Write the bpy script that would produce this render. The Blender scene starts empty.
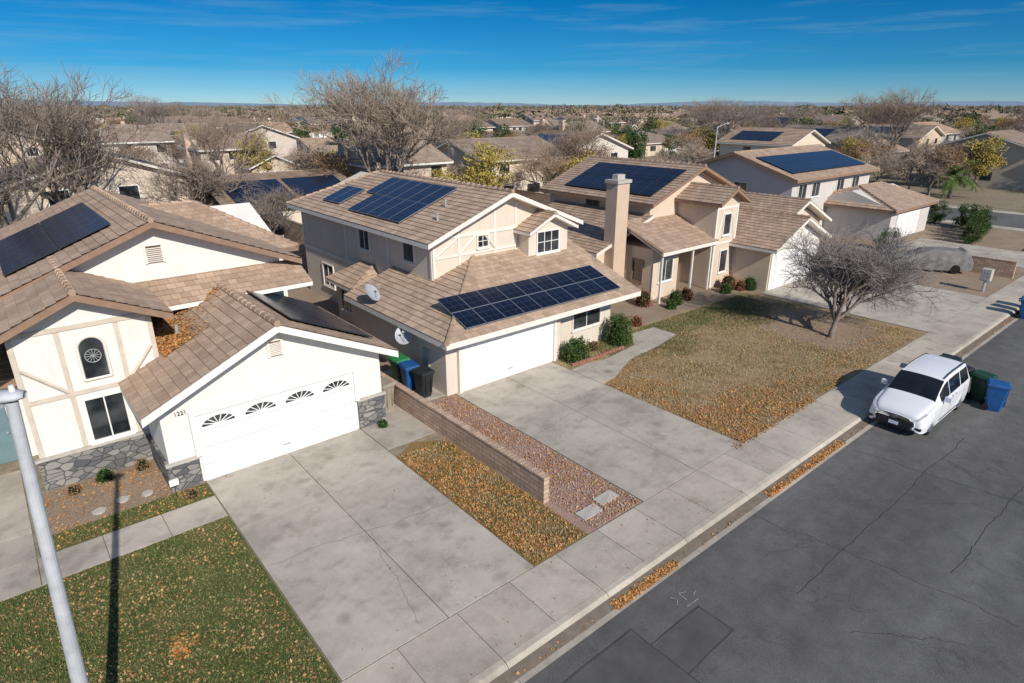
import bpy, math, random
import numpy as np
from mathutils import Vector, Matrix
R=random.Random(7)
sc=bpy.context.scene
COL=sc.collection
sc.view_settings.view_transform='Standard'
sc.view_settings.look='None'
sc.view_settings.exposure=0

# ---------------------------------------------------------------- materials
def mk(name,rough=.8,spec=.3):
    m=bpy.data.materials.new(name); m.use_nodes=True
    nt=m.node_tree; b=nt.nodes['Principled BSDF']
    b.inputs['Roughness'].default_value=rough
    b.inputs['Specular IOR Level'].default_value=spec
    return m,nt,b
def nd(nt,t,**k):
    n=nt.nodes.new(t)
    for a,v in k.items(): setattr(n,a,v)
    return n
def coord(nt,kind):
    if kind=='world':
        return nd(nt,'ShaderNodeNewGeometry').outputs['Position']
    tc=nd(nt,'ShaderNodeTexCoord')
    return tc.outputs['UV' if kind=='uv' else 'Object']
def noise(nt,vec,scale,detail=4,rough=.6,stretch=None):
    if stretch:
        mp=nd(nt,'ShaderNodeMapping'); mp.inputs['Scale'].default_value=stretch
        nt.links.new(vec,mp.inputs['Vector']); vec=mp.outputs['Vector']
    n=nd(nt,'ShaderNodeTexNoise'); n.inputs['Scale'].default_value=scale
    n.inputs['Detail'].default_value=detail; n.inputs['Roughness'].default_value=rough
    nt.links.new(vec,n.inputs['Vector']); return n.outputs['Fac']
def ramp(nt,fac,stops):
    r=nd(nt,'ShaderNodeValToRGB'); e=r.color_ramp.elements
    while len(e)<len(stops): e.new(.5)
    for i,(p,c) in enumerate(stops):
        e[i].position=p; e[i].color=(c[0],c[1],c[2],1) if hasattr(c,'__len__') else (c,c,c,1)
    nt.links.new(fac,r.inputs['Fac']); return r.outputs['Color']
def mixc(nt,a,b,fac,mode='MIX'):
    m=nd(nt,'ShaderNodeMix',data_type='RGBA',blend_type=mode)
    for sock,v in ((m.inputs[0],fac),(m.inputs[6],a),(m.inputs[7],b)):
        if isinstance(v,(int,float)): sock.default_value=v
        elif isinstance(v,(tuple,list)): sock.default_value=(v[0],v[1],v[2],1)
        else: nt.links.new(v,sock)
    return m.outputs[2]
def math_(nt,op,a,b=0.0,clamp=False):
    m=nd(nt,'ShaderNodeMath',operation=op); m.use_clamp=clamp
    for i,v in enumerate((a,b)):
        if isinstance(v,(int,float)): m.inputs[i].default_value=v
        else: nt.links.new(v,m.inputs[i])
    return m.outputs[0]
def bump(nt,b,h,strength=.3,dist=.02):
    bp=nd(nt,'ShaderNodeBump'); bp.inputs['Strength'].default_value=strength
    bp.inputs['Distance'].default_value=dist
    nt.links.new(h,bp.inputs['Height']); nt.links.new(bp.outputs['Normal'],b.inputs['Normal'])
def plain(name,c,rough=.7,spec=.3,var=.12,scale=3,bmp=0,metal=0,kind='obj',objvar=0,bscale=60):
    m,nt,b=mk(name,rough,spec); v=coord(nt,kind)
    n=noise(nt,v,scale,5)
    lo=[x*(1-var) for x in c]; hi=[min(1,x*(1+var)) for x in c]
    col=ramp(nt,n,[(.3,lo),(.7,hi)])
    if objvar:
        oi=nd(nt,'ShaderNodeObjectInfo')
        hs=nd(nt,'ShaderNodeHueSaturation')
        nt.links.new(math_(nt,'ADD',math_(nt,'MULTIPLY',oi.outputs['Random'],objvar),1-objvar/2),hs.inputs['Value'])
        sat=math_(nt,'ADD',math_(nt,'MULTIPLY',math_(nt,'FRACT',math_(nt,'MULTIPLY',oi.outputs['Random'],7.3)),objvar*1.4),1-objvar*.7)
        nt.links.new(sat,hs.inputs['Saturation'])
        nt.links.new(col,hs.inputs['Color']); col=hs.outputs['Color']
    nt.links.new(col,b.inputs['Base Color']); b.inputs['Metallic'].default_value=metal
    if bmp: bump(nt,b,noise(nt,v,bscale,3),bmp,.01)
    return m
def stucco(name,c,dirt=.25,objvar=0):
    m,nt,b=mk(name,.9,.15); v=coord(nt,'obj')
    n=noise(nt,v,.9,6); n2=noise(nt,v,2.2,5,.6,(3,3,.5))
    col=ramp(nt,n,[(.3,[x*.9 for x in c]),(.7,c)])
    col=mixc(nt,col,[x*.62 for x in c],math_(nt,'MULTIPLY',ramp(nt,n2,[(.5,0),(.75,1)]),dirt))
    if objvar:
        oi=nd(nt,'ShaderNodeObjectInfo')
        tint=ramp(nt,oi.outputs['Random'],[(0,(.75,.62,.50)),(.25,(1,1,1)),(.45,(.72,.67,.62)),(.65,(1,.95,.88)),(.85,(.85,.70,.55)),(1,(.55,.64,.78))])
        col=mixc(nt,col,tint,1,'MULTIPLY')
    nt.links.new(col,b.inputs['Base Color'])
    bump(nt,b,noise(nt,v,40,4),.25,.01)
    return m
def tile_mat(name,c,objvar=0,w=.3,row=.30):
    m,nt,b=mk(name,.85,.2); v=coord(nt,'uv')
    br=nd(nt,'ShaderNodeTexBrick'); br.offset=.5
    nt.links.new(v,br.inputs['Vector'])
    br.inputs['Scale'].default_value=1; br.inputs['Brick Width'].default_value=w; br.inputs['Row Height'].default_value=row
    br.inputs['Mortar Size'].default_value=.009; br.inputs['Mortar Smooth'].default_value=.5
    br.inputs['Color1'].default_value=(c[0]*.82,c[1]*.80,c[2]*.79,1)
    br.inputs['Color2'].default_value=(c[0]*1.14,c[1]*1.14,c[2]*1.15,1)
    br.inputs['Mortar'].default_value=(c[0]*.58,c[1]*.56,c[2]*.54,1)
    n=noise(nt,v,.7,6,.65); n3=noise(nt,v,9,4)
    col=mixc(nt,br.outputs['Color'],ramp(nt,n,[(.25,(.64,.63,.61)),(.5,(.95,.95,.95)),(.75,(1.0,1.0,1.0))]),.8,'MULTIPLY')
    col=mixc(nt,col,ramp(nt,n3,[(.3,.7),(.7,1)]),.55,'MULTIPLY')
    if objvar:
        oi=nd(nt,'ShaderNodeObjectInfo')
        tint=ramp(nt,oi.outputs['Random'],[(0,(1,1,1)),(.2,(.78,.78,.78)),(.4,(.62,.60,.60)),(.55,(1.08,.97,.88)),(.75,(.75,.78,.84)),(1,(.6,.54,.5))])
        col=mixc(nt,col,tint,1,'MULTIPLY')
    nt.links.new(col,b.inputs['Base Color'])
    h=math_(nt,'ADD',math_(nt,'MULTIPLY',br.outputs['Fac'],-1.0),math_(nt,'MULTIPLY',n3,.5))
    bump(nt,b,h,.5,.02)
    return m
M={}
M['tileA']=tile_mat('roof tile tan',(.50,.365,.265))
M['tileB']=tile_mat('roof tile sand',(.52,.385,.28))
M['tileC']=tile_mat('roof tile brown',(.47,.345,.255))
M['tileN']=tile_mat('roof tile neighbourhood',(.48,.375,.29),1,.6,.60)
M['stW']=stucco('white stucco',(.78,.75,.69))
M['stC']=stucco('cream stucco',(.68,.60,.50))
M['stP']=stucco('peach stucco',(.67,.55,.43))
M['stG']=stucco('grey beige stucco',(.60,.56,.52))
M['stN']=stucco('neighbour stucco',(.72,.66,.58),.25,1)
M['trimW']=plain('white painted trim',(.76,.74,.69),.6,.3,.06,4)
M['trimC']=plain('cream painted trim',(.73,.68,.61),.6,.3,.08,4)
M['trimT']=plain('tan painted trim',(.58,.50,.41),.65,.25,.1,4)
M['trimB']=plain('brown painted trim',(.27,.17,.115),.7,.3,.15,4)
M['door']=plain('white door paint',(.80,.79,.77),.45,.4,.03,2)
M['doorBlue']=plain('blue grey door paint',(.14,.22,.25),.5,.4,.1,3)
M['metal']=plain('galvanised steel',(.42,.43,.44),.5,.4,.12,5,.1,.3)
M['lamp']=plain('painted steel pole',(.46,.47,.49),.55,.3,.2,3,.15)
M['blackp']=plain('black plastic',(.018,.018,.02),.5,.4,.2,6)
M['binG']=plain('dark green plastic',(.015,.055,.03),.5,.35,.25,4)
M['binB']=plain('blue plastic',(.015,.085,.25),.5,.35,.2,4)
M['binK']=plain('charcoal plastic',(.022,.024,.026),.5,.35,.2,4)
M['binT']=plain('tan plastic',(.30,.25,.19),.5,.4,.15,4)
M['binlidG']=plain('bright green lid plastic',(.03,.20,.07),.5,.35,.15,4)
M['tyre']=plain('tyre rubber',(.015,.015,.016),.85,.2,.2,8)
M['rim']=plain('alloy',(.42,.43,.45),.3,.5,.06,5,0,.85)
M['rimd']=plain('dark wheel metal',(.06,.06,.065),.5,.4,.1,5)
M['paint']=plain('white car paint',(.74,.75,.77),.22,.5,.02,2)
M['paintS']=plain('grey car paint',(.16,.17,.19),.25,.5,.05,2,objvar=.9)
M['cover']=plain('grey car cover cloth',(.20,.19,.18),.9,.1,.3,3,.5,bscale=7)
M['lens']=plain('clear lamp lens',(.45,.47,.5),.1,.7,.3,8)
M['redlens']=plain('red lamp lens',(.35,.01,.01),.2,.5,.1,8)
M['plate']=plain('number plate',(.75,.76,.8),.5,.3,.05,9)
M['wood']=plain('weathered fence wood',(.26,.15,.09),.85,.15,.3,3,.3)
M['bark']=plain('grey bark',(.22,.18,.15),.9,.1,.3,6,.4)
M['twig']=plain('bare twigs',(.28,.225,.185),.9,.1,.2,2,objvar=.4)
M['twigP']=plain('grey mauve twigs',(.27,.235,.225),.9,.1,.2,2)
M['twigT']=plain('tan twigs',(.36,.275,.205),.9,.1,.2,2,objvar=.3)
M['concT']=plain('concrete cap',(.45,.42,.38),.85,.2,.12,5,.2)
M['chim']=stucco('chimney stucco',(.60,.45,.34))
M['dish']=plain('dish paint',(.34,.36,.40),.45,.4,.08,5)
M['sat']=plain('bronze metal',(.10,.075,.06),.5,.4,.1,5)
M['planter']=plain('red edging brick',(.30,.14,.10),.85,.2,.25,8,.3)
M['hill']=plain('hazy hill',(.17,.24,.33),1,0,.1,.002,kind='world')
def glass():
    m,nt,b=mk('window glass',.06,.9); v=coord(nt,'obj')
    n=noise(nt,v,1.3,2)
    nt.links.new(ramp(nt,n,[(.35,(.012,.016,.02)),(.6,(.05,.055,.06)),(.75,(.16,.15,.14))]),b.inputs['Base Color'])
    return m
M['glass']=glass()
M['cglass']=plain('tinted car glass',(.010,.012,.015),.05,.7,.2,2)
def solar():
    m,nt,b=mk('solar cells',.2,.35); v=coord(nt,'uv')
    br=nd(nt,'ShaderNodeTexBrick'); br.offset=0
    nt.links.new(v,br.inputs['Vector']); br.inputs['Scale'].default_value=1
    br.inputs['Brick Width'].default_value=.33; br.inputs['Row Height'].default_value=.33; br.inputs['Mortar Size'].default_value=.006
    br.inputs['Color1'].default_value=(.004,.007,.020,1); br.inputs['Color2'].default_value=(.007,.013,.034,1)
    br.inputs['Mortar'].default_value=(.055,.07,.10,1)
    nt.links.new(br.outputs['Color'],b.inputs['Base Color']); return m
M['solar']=solar()
M['solarf']=plain('black panel frame',(.025,.027,.032),.5,.3,.1,5)
M['solarfs']=plain('silver panel frame',(.19,.20,.23),.5,.35,.1,5)
def asphalt():
    m,nt,b=mk('asphalt',.92,.2); v=coord(nt,'world')
    big=noise(nt,v,.22,6,.62,(.3,1.6,1)); fine=noise(nt,v,38,3,.7); mid=noise(nt,v,1.7,6,.68)
    col=ramp(nt,big,[(.28,(.105,.101,.098)),(.5,(.140,.136,.132)),(.72,(.185,.180,.172))])
    col=mixc(nt,col,ramp(nt,fine,[(.3,.58),(.7,1.2)]),.8,'MULTIPLY')
    col=mixc(nt,col,ramp(nt,mid,[(.3,.70),(.65,1.1)]),.75,'MULTIPLY')
    wn=nd(nt,'ShaderNodeTexNoise'); wn.inputs['Scale'].default_value=1.3; wn.inputs['Detail'].default_value=6; wn.inputs['Roughness'].default_value=.7
    nt.links.new(v,wn.inputs['Vector'])
    va=nd(nt,'ShaderNodeVectorMath',operation='MULTIPLY_ADD'); nt.links.new(wn.outputs['Color'],va.inputs[0]); va.inputs[1].default_value=(1.1,1.1,0)
    nt.links.new(v,va.inputs[2])
    for sc_,th,dk in ((.45,.004,.26),(1.5,.007,.28)):
        vo=nd(nt,'ShaderNodeTexVoronoi',feature='DISTANCE_TO_EDGE'); vo.inputs['Scale'].default_value=sc_
        nt.links.new(va.outputs[0],vo.inputs['Vector'])
        cr=ramp(nt,vo.outputs['Distance'],[(0,1),(th,1),(th*2.2,0)])
        msk=ramp(nt,noise(nt,v,.4,4),[(.47,0),(.6,1)])
        f=mixc(nt,(0,0,0),cr,msk)
        col=mixc(nt,col,(.055,.053,.051),math_(nt,'MULTIPLY',f,dk*1.6,True))
    nt.links.new(col,b.inputs['Base Color']); bump(nt,b,fine,.35,.01)
    return m
M['asphalt']=asphalt()
M['patch']=plain('asphalt patch',(.095,.092,.091),.9,.2,.22,1.6,.3,kind='world',bscale=40)
M['seal']=plain('crack sealant',(.062,.060,.058),.7,.25,.25,2,kind='world')
M['roadpaint']=plain('faded white road paint',(.28,.28,.27),.8,.2,.4,14,kind='world')
def concrete(name,c,iso=1,stain=.5):
    m,nt,b=mk(name,.88,.2); v=coord(nt,'world')
    n=noise(nt,v,.5,8,.68); f=noise(nt,v,30,4,.7); s=noise(nt,v,1.3,7,.72); s2=noise(nt,v,.33,6,.7)
    col=ramp(nt,n,[(.28,[x*.66 for x in c]),(.5,[x*.96 for x in c]),(.72,[x*1.16 for x in c])])
    col=mixc(nt,col,ramp(nt,f,[(.3,.8),(.7,1.08)]),.7,'MULTIPLY')
    col=mixc(nt,col,(c[0]*.44,c[1]*.40,c[2]*.36),math_(nt,'MULTIPLY',ramp(nt,s,[(.50,0),(.70,1)]),stain))
    col=mixc(nt,col,(c[0]*1.26,c[1]*1.26,c[2]*1.24),math_(nt,'MULTIPLY',ramp(nt,s2,[(.50,0),(.64,1)]),stain*.8))
    vo=nd(nt,'ShaderNodeTexVoronoi'); vo.inputs['Scale'].default_value=.75; nt.links.new(v,vo.inputs['Vector'])
    sp_=ramp(nt,math_(nt,'ADD',vo.outputs['Distance'],math_(nt,'MULTIPLY',s,.35)),[(.24,1),(.36,0)])
    col=mixc(nt,col,(c[0]*.42,c[1]*.38,c[2]*.33),math_(nt,'MULTIPLY',sp_,stain*.9))
    g=nd(nt,'ShaderNodeNewGeometry')
    col=mixc(nt,col,ramp(nt,g.outputs['Random Per Island'],[(0,.86),(1,1.06)]),.8*iso,'MULTIPLY')
    nt.links.new(col,b.inputs['Base Color']); bump(nt,b,f,.2,.006); return m
M['drive']=concrete('driveway concrete',(.455,.412,.350),1,.62)
M['walk']=concrete('sidewalk concrete',(.49,.435,.360),1,.42)
M['joint']=plain('joint dirt',(.17,.14,.11),.95,.1,.2,5,kind='world')
def ground(name,stops,scale=.5,fs=22,bs=.5,patch=None):
    m,nt,b=mk(name,.95,.1); v=coord(nt,'world')
    n=noise(nt,v,scale,7,.65); f=noise(nt,v,fs,4,.75)
    col=ramp(nt,n,stops)
    col=mixc(nt,col,ramp(nt,f,[(.28,.5),(.72,1.25)]),.85,'MULTIPLY')
    if patch:
        p=noise(nt,v,patch[1],6,.7); col=mixc(nt,col,patch[0],ramp(nt,p,[(patch[2],0),(patch[2]+.12,1)]))
    nt.links.new(col,b.inputs['Base Color']); bump(nt,b,f,bs,.03); return m
M['ground']=ground('suburban ground',[(.3,(.22,.175,.12)),(.5,(.30,.25,.18)),(.7,(.14,.16,.07))],.05,3)
M['dirt']=ground('bare dirt',[(.3,(.27,.20,.145)),(.7,(.38,.295,.215))],.6,16)
M['lawnG']=ground('winter green lawn',[(.3,(.075,.100,.028)),(.5,(.12,.135,.048)),(.7,(.20,.175,.08))],.9,26,.8)
M['lawnD']=ground('dormant lawn',[(.28,(.23,.175,.095)),(.5,(.37,.28,.165)),(.72,(.42,.32,.21))],.55,24,.7,((.15,.165,.06),.35,.60))
M['lawnL']=ground('leaf covered lawn',[(.3,(.22,.17,.07)),(.5,(.30,.18,.08)),(.7,(.14,.16,.05))],1.4,24,.8)
M['gravel']=ground('pink gravel',[(.3,(.36,.24,.19)),(.5,(.46,.31,.25)),(.7,(.38,.26,.20))],1.1,34,.9)
def leafm(name,stops,trans=.0):
    m,nt,b=mk(name,.8,.15)
    g=nd(nt,'ShaderNodeNewGeometry')
    nt.links.new(ramp(nt,g.outputs['Random Per Island'],stops),b.inputs['Base Color']); return m
M['leafO']=leafm('fallen leaves',[(0,(.27,.11,.035)),(.4,(.50,.22,.065)),(.7,(.56,.31,.12)),(1,(.36,.23,.12))])
M['leafT']=leafm('dry tan leaves',[(0,(.24,.12,.05)),(.4,(.42,.23,.09)),(.7,(.50,.33,.16)),(1,(.32,.22,.11))])
M['grassb']=leafm('grass blades',[(0,(.05,.08,.02)),(.5,(.12,.15,.05)),(.85,(.21,.20,.08)),(1,(.32,.26,.13))])
M['grassd']=leafm('dry grass blades',[(0,(.26,.19,.10)),(.5,(.42,.32,.18)),(.85,(.52,.41,.26)),(1,(.16,.18,.07))])
M['leafG']=leafm('hedge leaves',[(0,(.025,.058,.012)),(.6,(.065,.12,.028)),(1,(.13,.17,.045))])
M['leafGd']=leafm('dark evergreen leaves',[(0,(.022,.048,.015)),(.6,(.055,.10,.03)),(1,(.10,.14,.04))])
M['leafY']=leafm('yellow autumn leaves',[(0,(.26,.20,.045)),(.6,(.46,.35,.08)),(1,(.32,.30,.09))])
M['leafR']=leafm('rusty dry leaves',[(0,(.17,.09,.045)),(.6,(.29,.17,.085)),(1,(.35,.23,.13))])
M['leafRed']=leafm('reddish leaves',[(0,(.16,.04,.03)),(.6,(.32,.09,.06)),(1,(.40,.16,.09))])
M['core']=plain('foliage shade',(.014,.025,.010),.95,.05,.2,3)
def stone():
    m,nt,b=mk('stone veneer',.85,.2); v=coord(nt,'obj')
    mp=nd(nt,'ShaderNodeMapping'); mp.inputs['Scale'].default_value=(3.2,3.2,6); nt.links.new(v,mp.inputs['Vector'])
    vo=nd(nt,'ShaderNodeTexVoronoi'); vo.inputs['Scale'].default_value=1; nt.links.new(mp.outputs[0],vo.inputs['Vector'])
    ve=nd(nt,'ShaderNodeTexVoronoi',feature='DISTANCE_TO_EDGE'); ve.inputs['Scale'].default_value=1; nt.links.new(mp.outputs[0],ve.inputs['Vector'])
    sp=nd(nt,'ShaderNodeSeparateColor'); nt.links.new(vo.outputs['Color'],sp.inputs[0])
    col=ramp(nt,sp.outputs[0],[(0,(.10,.10,.11)),(.5,(.20,.195,.19)),(1,(.30,.28,.25))])
    e=ramp(nt,ve.outputs['Distance'],[(0,0),(.06,1)])
    col=mixc(nt,(.09,.085,.08),col,e); nt.links.new(col,b.inputs['Base Color']); bump(nt,b,e,.8,.03); return m
M['stone']=stone()
def block(name,c,bw=.4,rh=.2):
    m,nt,b=mk(name,.9,.15); v=coord(nt,'uv')
    br=nd(nt,'ShaderNodeTexBrick'); br.offset=.5; nt.links.new(v,br.inputs['Vector'])
    br.inputs['Scale'].default_value=1; br.inputs['Brick Width'].default_value=bw; br.inputs['Row Height'].default_value=rh; br.inputs['Mortar Size'].default_value=.012
    br.inputs['Color1'].default_value=(c[0]*.85,c[1]*.83,c[2]*.82,1); br.inputs['Color2'].default_value=(c[0]*1.12,c[1]*1.12,c[2]*1.12,1)
    br.inputs['Mortar'].default_value=(c[0]*.55,c[1]*.55,c[2]*.55,1)
    n=noise(nt,v,2,6); col=mixc(nt,br.outputs['Color'],ramp(nt,n,[(.3,.75),(.7,1.05)]),.8,'MULTIPLY')
    nt.links.new(col,b.inputs['Base Color']); bump(nt,b,math_(nt,'MULTIPLY',br.outputs['Fac'],-1),.5,.02); return m
M['block']=block('slump block',(.56,.40,.29),.4,.15)
M['blockN']=block('neighbour block',(.46,.36,.28),.4,.2)

# ---------------------------------------------------------------- mesh builder
class MB:
    def __init__(s): s.v=[]; s.f=[]; s.uv=[]; s.mi=[]; s.cur=0
    def face(s,pts,uv=None):
        i=len(s.v); s.v.extend([tuple(p) for p in pts]); s.f.append(tuple(range(i,i+len(pts))))
        s.uv.append(uv if uv else [(0,0)]*len(pts)); s.mi.append(s.cur)
    def raw(s,vs,fs,uvs=None):
        i=len(s.v); s.v.extend(vs)
        for k,f in enumerate(fs):
            s.f.append(tuple(i+a for a in f)); s.uv.append(uvs[k] if uvs else [(0,0)]*len(f)); s.mi.append(s.cur)
    def obox(s,o,u,n,a0,a1,z0,z1,c0,c1):
        o=Vector(o);u=Vector(u);n=Vector(n);z=Vector((0,0,1))
        P=[o+u*a+z*b+n*c for c in (c0,c1) for b in (z0,z1) for a in (a0,a1)]
        F=[(0,1,3,2),(5,4,6,7),(4,0,2,6),(1,5,7,3),(2,3,7,6),(4,5,1,0)]
        if u.cross(z).dot(n)<0: F=[f[::-1] for f in F]
        L=[(a,b,c) for c in (c0,c1) for b in (z0,z1) for a in (a0,a1)]
        U=[]
        for k,f in enumerate(F):
            if k<2: U.append([(L[i][0],L[i][1]) for i in f])
            elif k<4: U.append([(L[i][2],L[i][1]) for i in f])
            else: U.append([(L[i][0],L[i][2]) for i in f])
        s.raw([tuple(p) for p in P],F,U)
    def box(s,x0,x1,y0,y1,z0,z1): s.obox((0,0,0),(1,0,0),(0,-1,0),x0,x1,z0,z1,-y1,-y0)
    def cyl(s,p0,p1,r0,r1,n=8,caps=True):
        p0=Vector(p0);p1=Vector(p1);d=(p1-p0)
        if d.length<1e-6: return
        d.normalize(); a=d.cross(Vector((0,0,1)));
        if a.length<1e-3: a=Vector((1,0,0))
        a.normalize(); b=d.cross(a)
        vs=[]
        for p,r in ((p0,r0),(p1,r1)):
            for i in range(n):
                t=2*math.pi*i/n; vs.append(tuple(p+a*(math.cos(t)*r)+b*(math.sin(t)*r)))
        fs=[(n+i,n+(i+1)%n,(i+1)%n,i) for i in range(n)]
        if caps: fs.append(tuple(range(n))); fs.append(tuple(range(2*n-1,n-1,-1)))
        s.raw(vs,fs)
    def prism(s,pts,dz):
        n=len(pts); t=[Vector(p) for p in pts]; b=[p-Vector((0,0,dz)) for p in t]
        s.raw([tuple(p) for p in t+b],[tuple(range(n)),tuple(range(2*n-1,n-1,-1))]+[(i,i+n,(i+1)%n+n,(i+1)%n) for i in range(n)])
def B1(*a):
    m=MB(); m.box(*a); return m
def addobj(name,mb,mats,parent=None,origin=(0,0,0),smooth=False):
    me=bpy.data.meshes.new(name); o=Vector(origin)
    me.from_pydata([(v[0]-o.x,v[1]-o.y,v[2]-o.z) for v in mb.v],[],mb.f)
    if any(any(c!=(0,0) for c in u) for u in mb.uv[:400]):
        ul=me.uv_layers.new(name='UVMap'); flat=[c for u in mb.uv for p in u for c in p]
        ul.data.foreach_set('uv',flat)
    for m in (mats if isinstance(mats,(list,tuple)) else [mats]): me.materials.append(m)
    if smooth: me.polygons.foreach_set('use_smooth',[True]*len(me.polygons))
    me.update()
    ob=bpy.data.objects.new(name,me); COL.objects.link(ob)
    if parent is not None: ob.parent=parent
    else: ob.location=o
    return ob
class Thing:
    def __init__(s,name,label,cat,loc,group=None):
        s.e=bpy.data.objects.new(name,None); s.e.empty_display_size=.3; s.e.location=loc; COL.objects.link(s.e)
        s.o=Vector(loc); s.e['label']=label; s.e['category']=cat
        if group: s.e['group']=group
    def part(s,name,mb,mat,parent=None,smooth=False,label=None):
        ob=addobj(name,mb,mat,parent or s.e,s.o,smooth)
        if label: ob['label']=label
        return ob
def structure(name,mb,mat,label=None,smooth=False):
    ob=addobj(name,mb,mat,None,(0,0,0),smooth); ob['kind']='structure'
    ob['category']=name.replace('_',' ')
    ob['label']=label or name.replace('_',' ')+' of the suburban street'
    return ob
def copy_thing(root,loc,rotz=0,scale=1,group=None,label=None):
    n=root.copy(); COL.objects.link(n); n.location=loc; n.rotation_euler=(0,0,rotz)
    n.scale=(scale,)*3 if not hasattr(scale,'__len__') else scale
    if group: n['group']=group
    if label: n['label']=label
    stack=[(root,n)]
    while stack:
        a,b=stack.pop()
        for c in a.children:
            k=c.copy(); COL.objects.link(k); k.parent=b; stack.append((c,k))
    return n

# ---------------------------------------------------------------- roofs
def clip(poly,v,keep_above):
    out=[]; n=len(poly)
    for i in range(n):
        a=poly[i]; b=poly[(i+1)%n]
        ia=(a[1]>=v-1e-9)==keep_above or abs(a[1]-v)<1e-9
        ib=(b[1]>=v-1e-9)==keep_above or abs(b[1]-v)<1e-9
        if ia: out.append(a)
        if ia!=ib:
            t=(v-a[1])/(b[1]-a[1]) if b[1]!=a[1] else 0
            out.append((a[0]+(b[0]-a[0])*t,v))
    return out
def tiles(mb,poly,course=.30,lift=.028):
    P=[Vector(p) for p in poly]; u=(P[1]-P[0]).normalized()
    nrm=Vector((0,0,0))
    for i in range(len(P)): nrm+=P[i].cross(P[(i+1)%len(P)])
    nrm.normalize()
    if nrm.z<0: nrm=-nrm; P=[P[1],P[0]]+P[:1:-1]; u=-u
    w=nrm.cross(u).normalized()
    if w.z<0: w=-w
    o=P[0]; q=[((p-o).dot(u),(p-o).dot(w)) for p in P]
    vmax=max(a[1] for a in q); k=0; base=.012
    uo=(o.x*.37+o.y*.61)%3.0
    while k*course<vmax-.02:
        v0=k*course; v1=min((k+1)*course,vmax)
        c=clip(clip(q,v0,True),v1,False)
        c2=[]
        for p in c:
            if not c2 or abs(p[0]-c2[-1][0])+abs(p[1]-c2[-1][1])>1e-5: c2.append(p)
        if len(c2)>2 and abs(c2[0][0]-c2[-1][0])+abs(c2[0][1]-c2[-1][1])<1e-5: c2.pop()
        if len(c2)>=3:
            pts=[];uv=[]
            for a,b in c2:
                h=base+lift*(1-(b-v0)/course)
                pts.append(o+u*a+w*b+nrm*h); uv.append((a+uo+5,b+.001 if b<v0+1e-6 else b-.001))
            mb.face(pts,uv)
            lo=[a for a in c2 if abs(a[1]-v0)<1e-5]
            if len(lo)>=2:
                a0=min(l[0] for l in lo); a1=max(l[0] for l in lo)
                mb.face([o+u*a0+w*v0+nrm*-.02,o+u*a1+w*v0+nrm*-.02,o+u*a1+w*v0+nrm*(base+lift),o+u*a0+w*v0+nrm*(base+lift)],
                        [(a0+uo+5,v0+.05),(a1+uo+5,v0+.05),(a1+uo+5,v0+.09),(a0+uo+5,v0+.09)])
        k+=1
def ridge(mb,a,b,r=.10):
    a=Vector(a);b=Vector(b);L=(b-a).length;n=max(1,int(L/.4))
    d=(b-a)/n
    for i in range(n):
        p=a+d*i; q=a+d*(i+1.08)
        mb.cyl(p+Vector((0,0,.03)),q+Vector((0,0,.0)),r*1.08,r*.9,6)
        for k in range(1,9): mb.uv[-k]=[(i*.3+.15+.01*j,.12) for j in range(len(mb.uv[-k]))]
def roof(T,planes,ridges,tile,trim,th=.2,parent=None,label=None,flat=False):
    tb=MB(); db=MB()
    for p in planes:
        if flat: tiles(tb,p,.60,.045)
        else: tiles(tb,p)
        P=[Vector(x) for x in p]
        n=Vector((0,0,0))
        for i in range(len(P)): n+=P[i].cross(P[(i+1)%len(P)])
        if n.z<0: P=P[::-1]
        db.prism([x-Vector((0,0,.01)) for x in P],th)
    for r in ridges: ridge(tb,*r)
    ro=T.part('roof',tb,M[tile],parent,label=label)
    T.part('fascia',db,M[trim],ro)
    return ro
def gable_planes(s0,s1,d0,d1,ze,zr,axis='d',hipb=0,hipf=0):
    if axis=='d':
        m=(s0+s1)/2
        pl=[[(s0,d1,ze),(s0,d0,ze),(m,d0+hipf,zr),(m,d1-hipb,zr)],[(s1,d0,ze),(s1,d1,ze),(m,d1-hipb,zr),(m,d0+hipf,zr)]]
        if hipb: pl.append([(s1,d1,ze),(s0,d1,ze),(m,d1-hipb,zr)])
        if hipf: pl.append([(s0,d0,ze),(s1,d0,ze),(m,d0+hipf,zr)])
        rd=[((m,d0+hipf,zr),(m,d1-hipb,zr))]
        if hipb: rd+=[((s0,d1,ze),(m,d1-hipb,zr)),((s1,d1,ze),(m,d1-hipb,zr))]
        if hipf: rd+=[((s0,d0,ze),(m,d0+hipf,zr)),((s1,d0,ze),(m,d0+hipf,zr))]
    else:
        m=(d0+d1)/2
        pl=[[(s0,d0,ze),(s1,d0,ze),(s1-hipb,m,zr),(s0+hipf,m,zr)],[(s1,d1,ze),(s0,d1,ze),(s0+hipf,m,zr),(s1-hipb,m,zr)]]
        if hipb: pl.append([(s1,d0,ze),(s1,d1,ze),(s1-hipb,m,zr)])
        if hipf: pl.append([(s0,d1,ze),(s0,d0,ze),(s0+hipf,m,zr)])
        rd=[((s0+hipf,m,zr),(s1-hipb,m,zr))]
        if hipb: rd+=[((s1,d0,ze),(s1-hipb,m,zr)),((s1,d1,ze),(s1-hipb,m,zr))]
        if hipf: rd+=[((s0,d0,ze),(s0+hipf,m,zr)),((s0,d1,ze),(s0+hipf,m,zr))]
    return pl,rd
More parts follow.
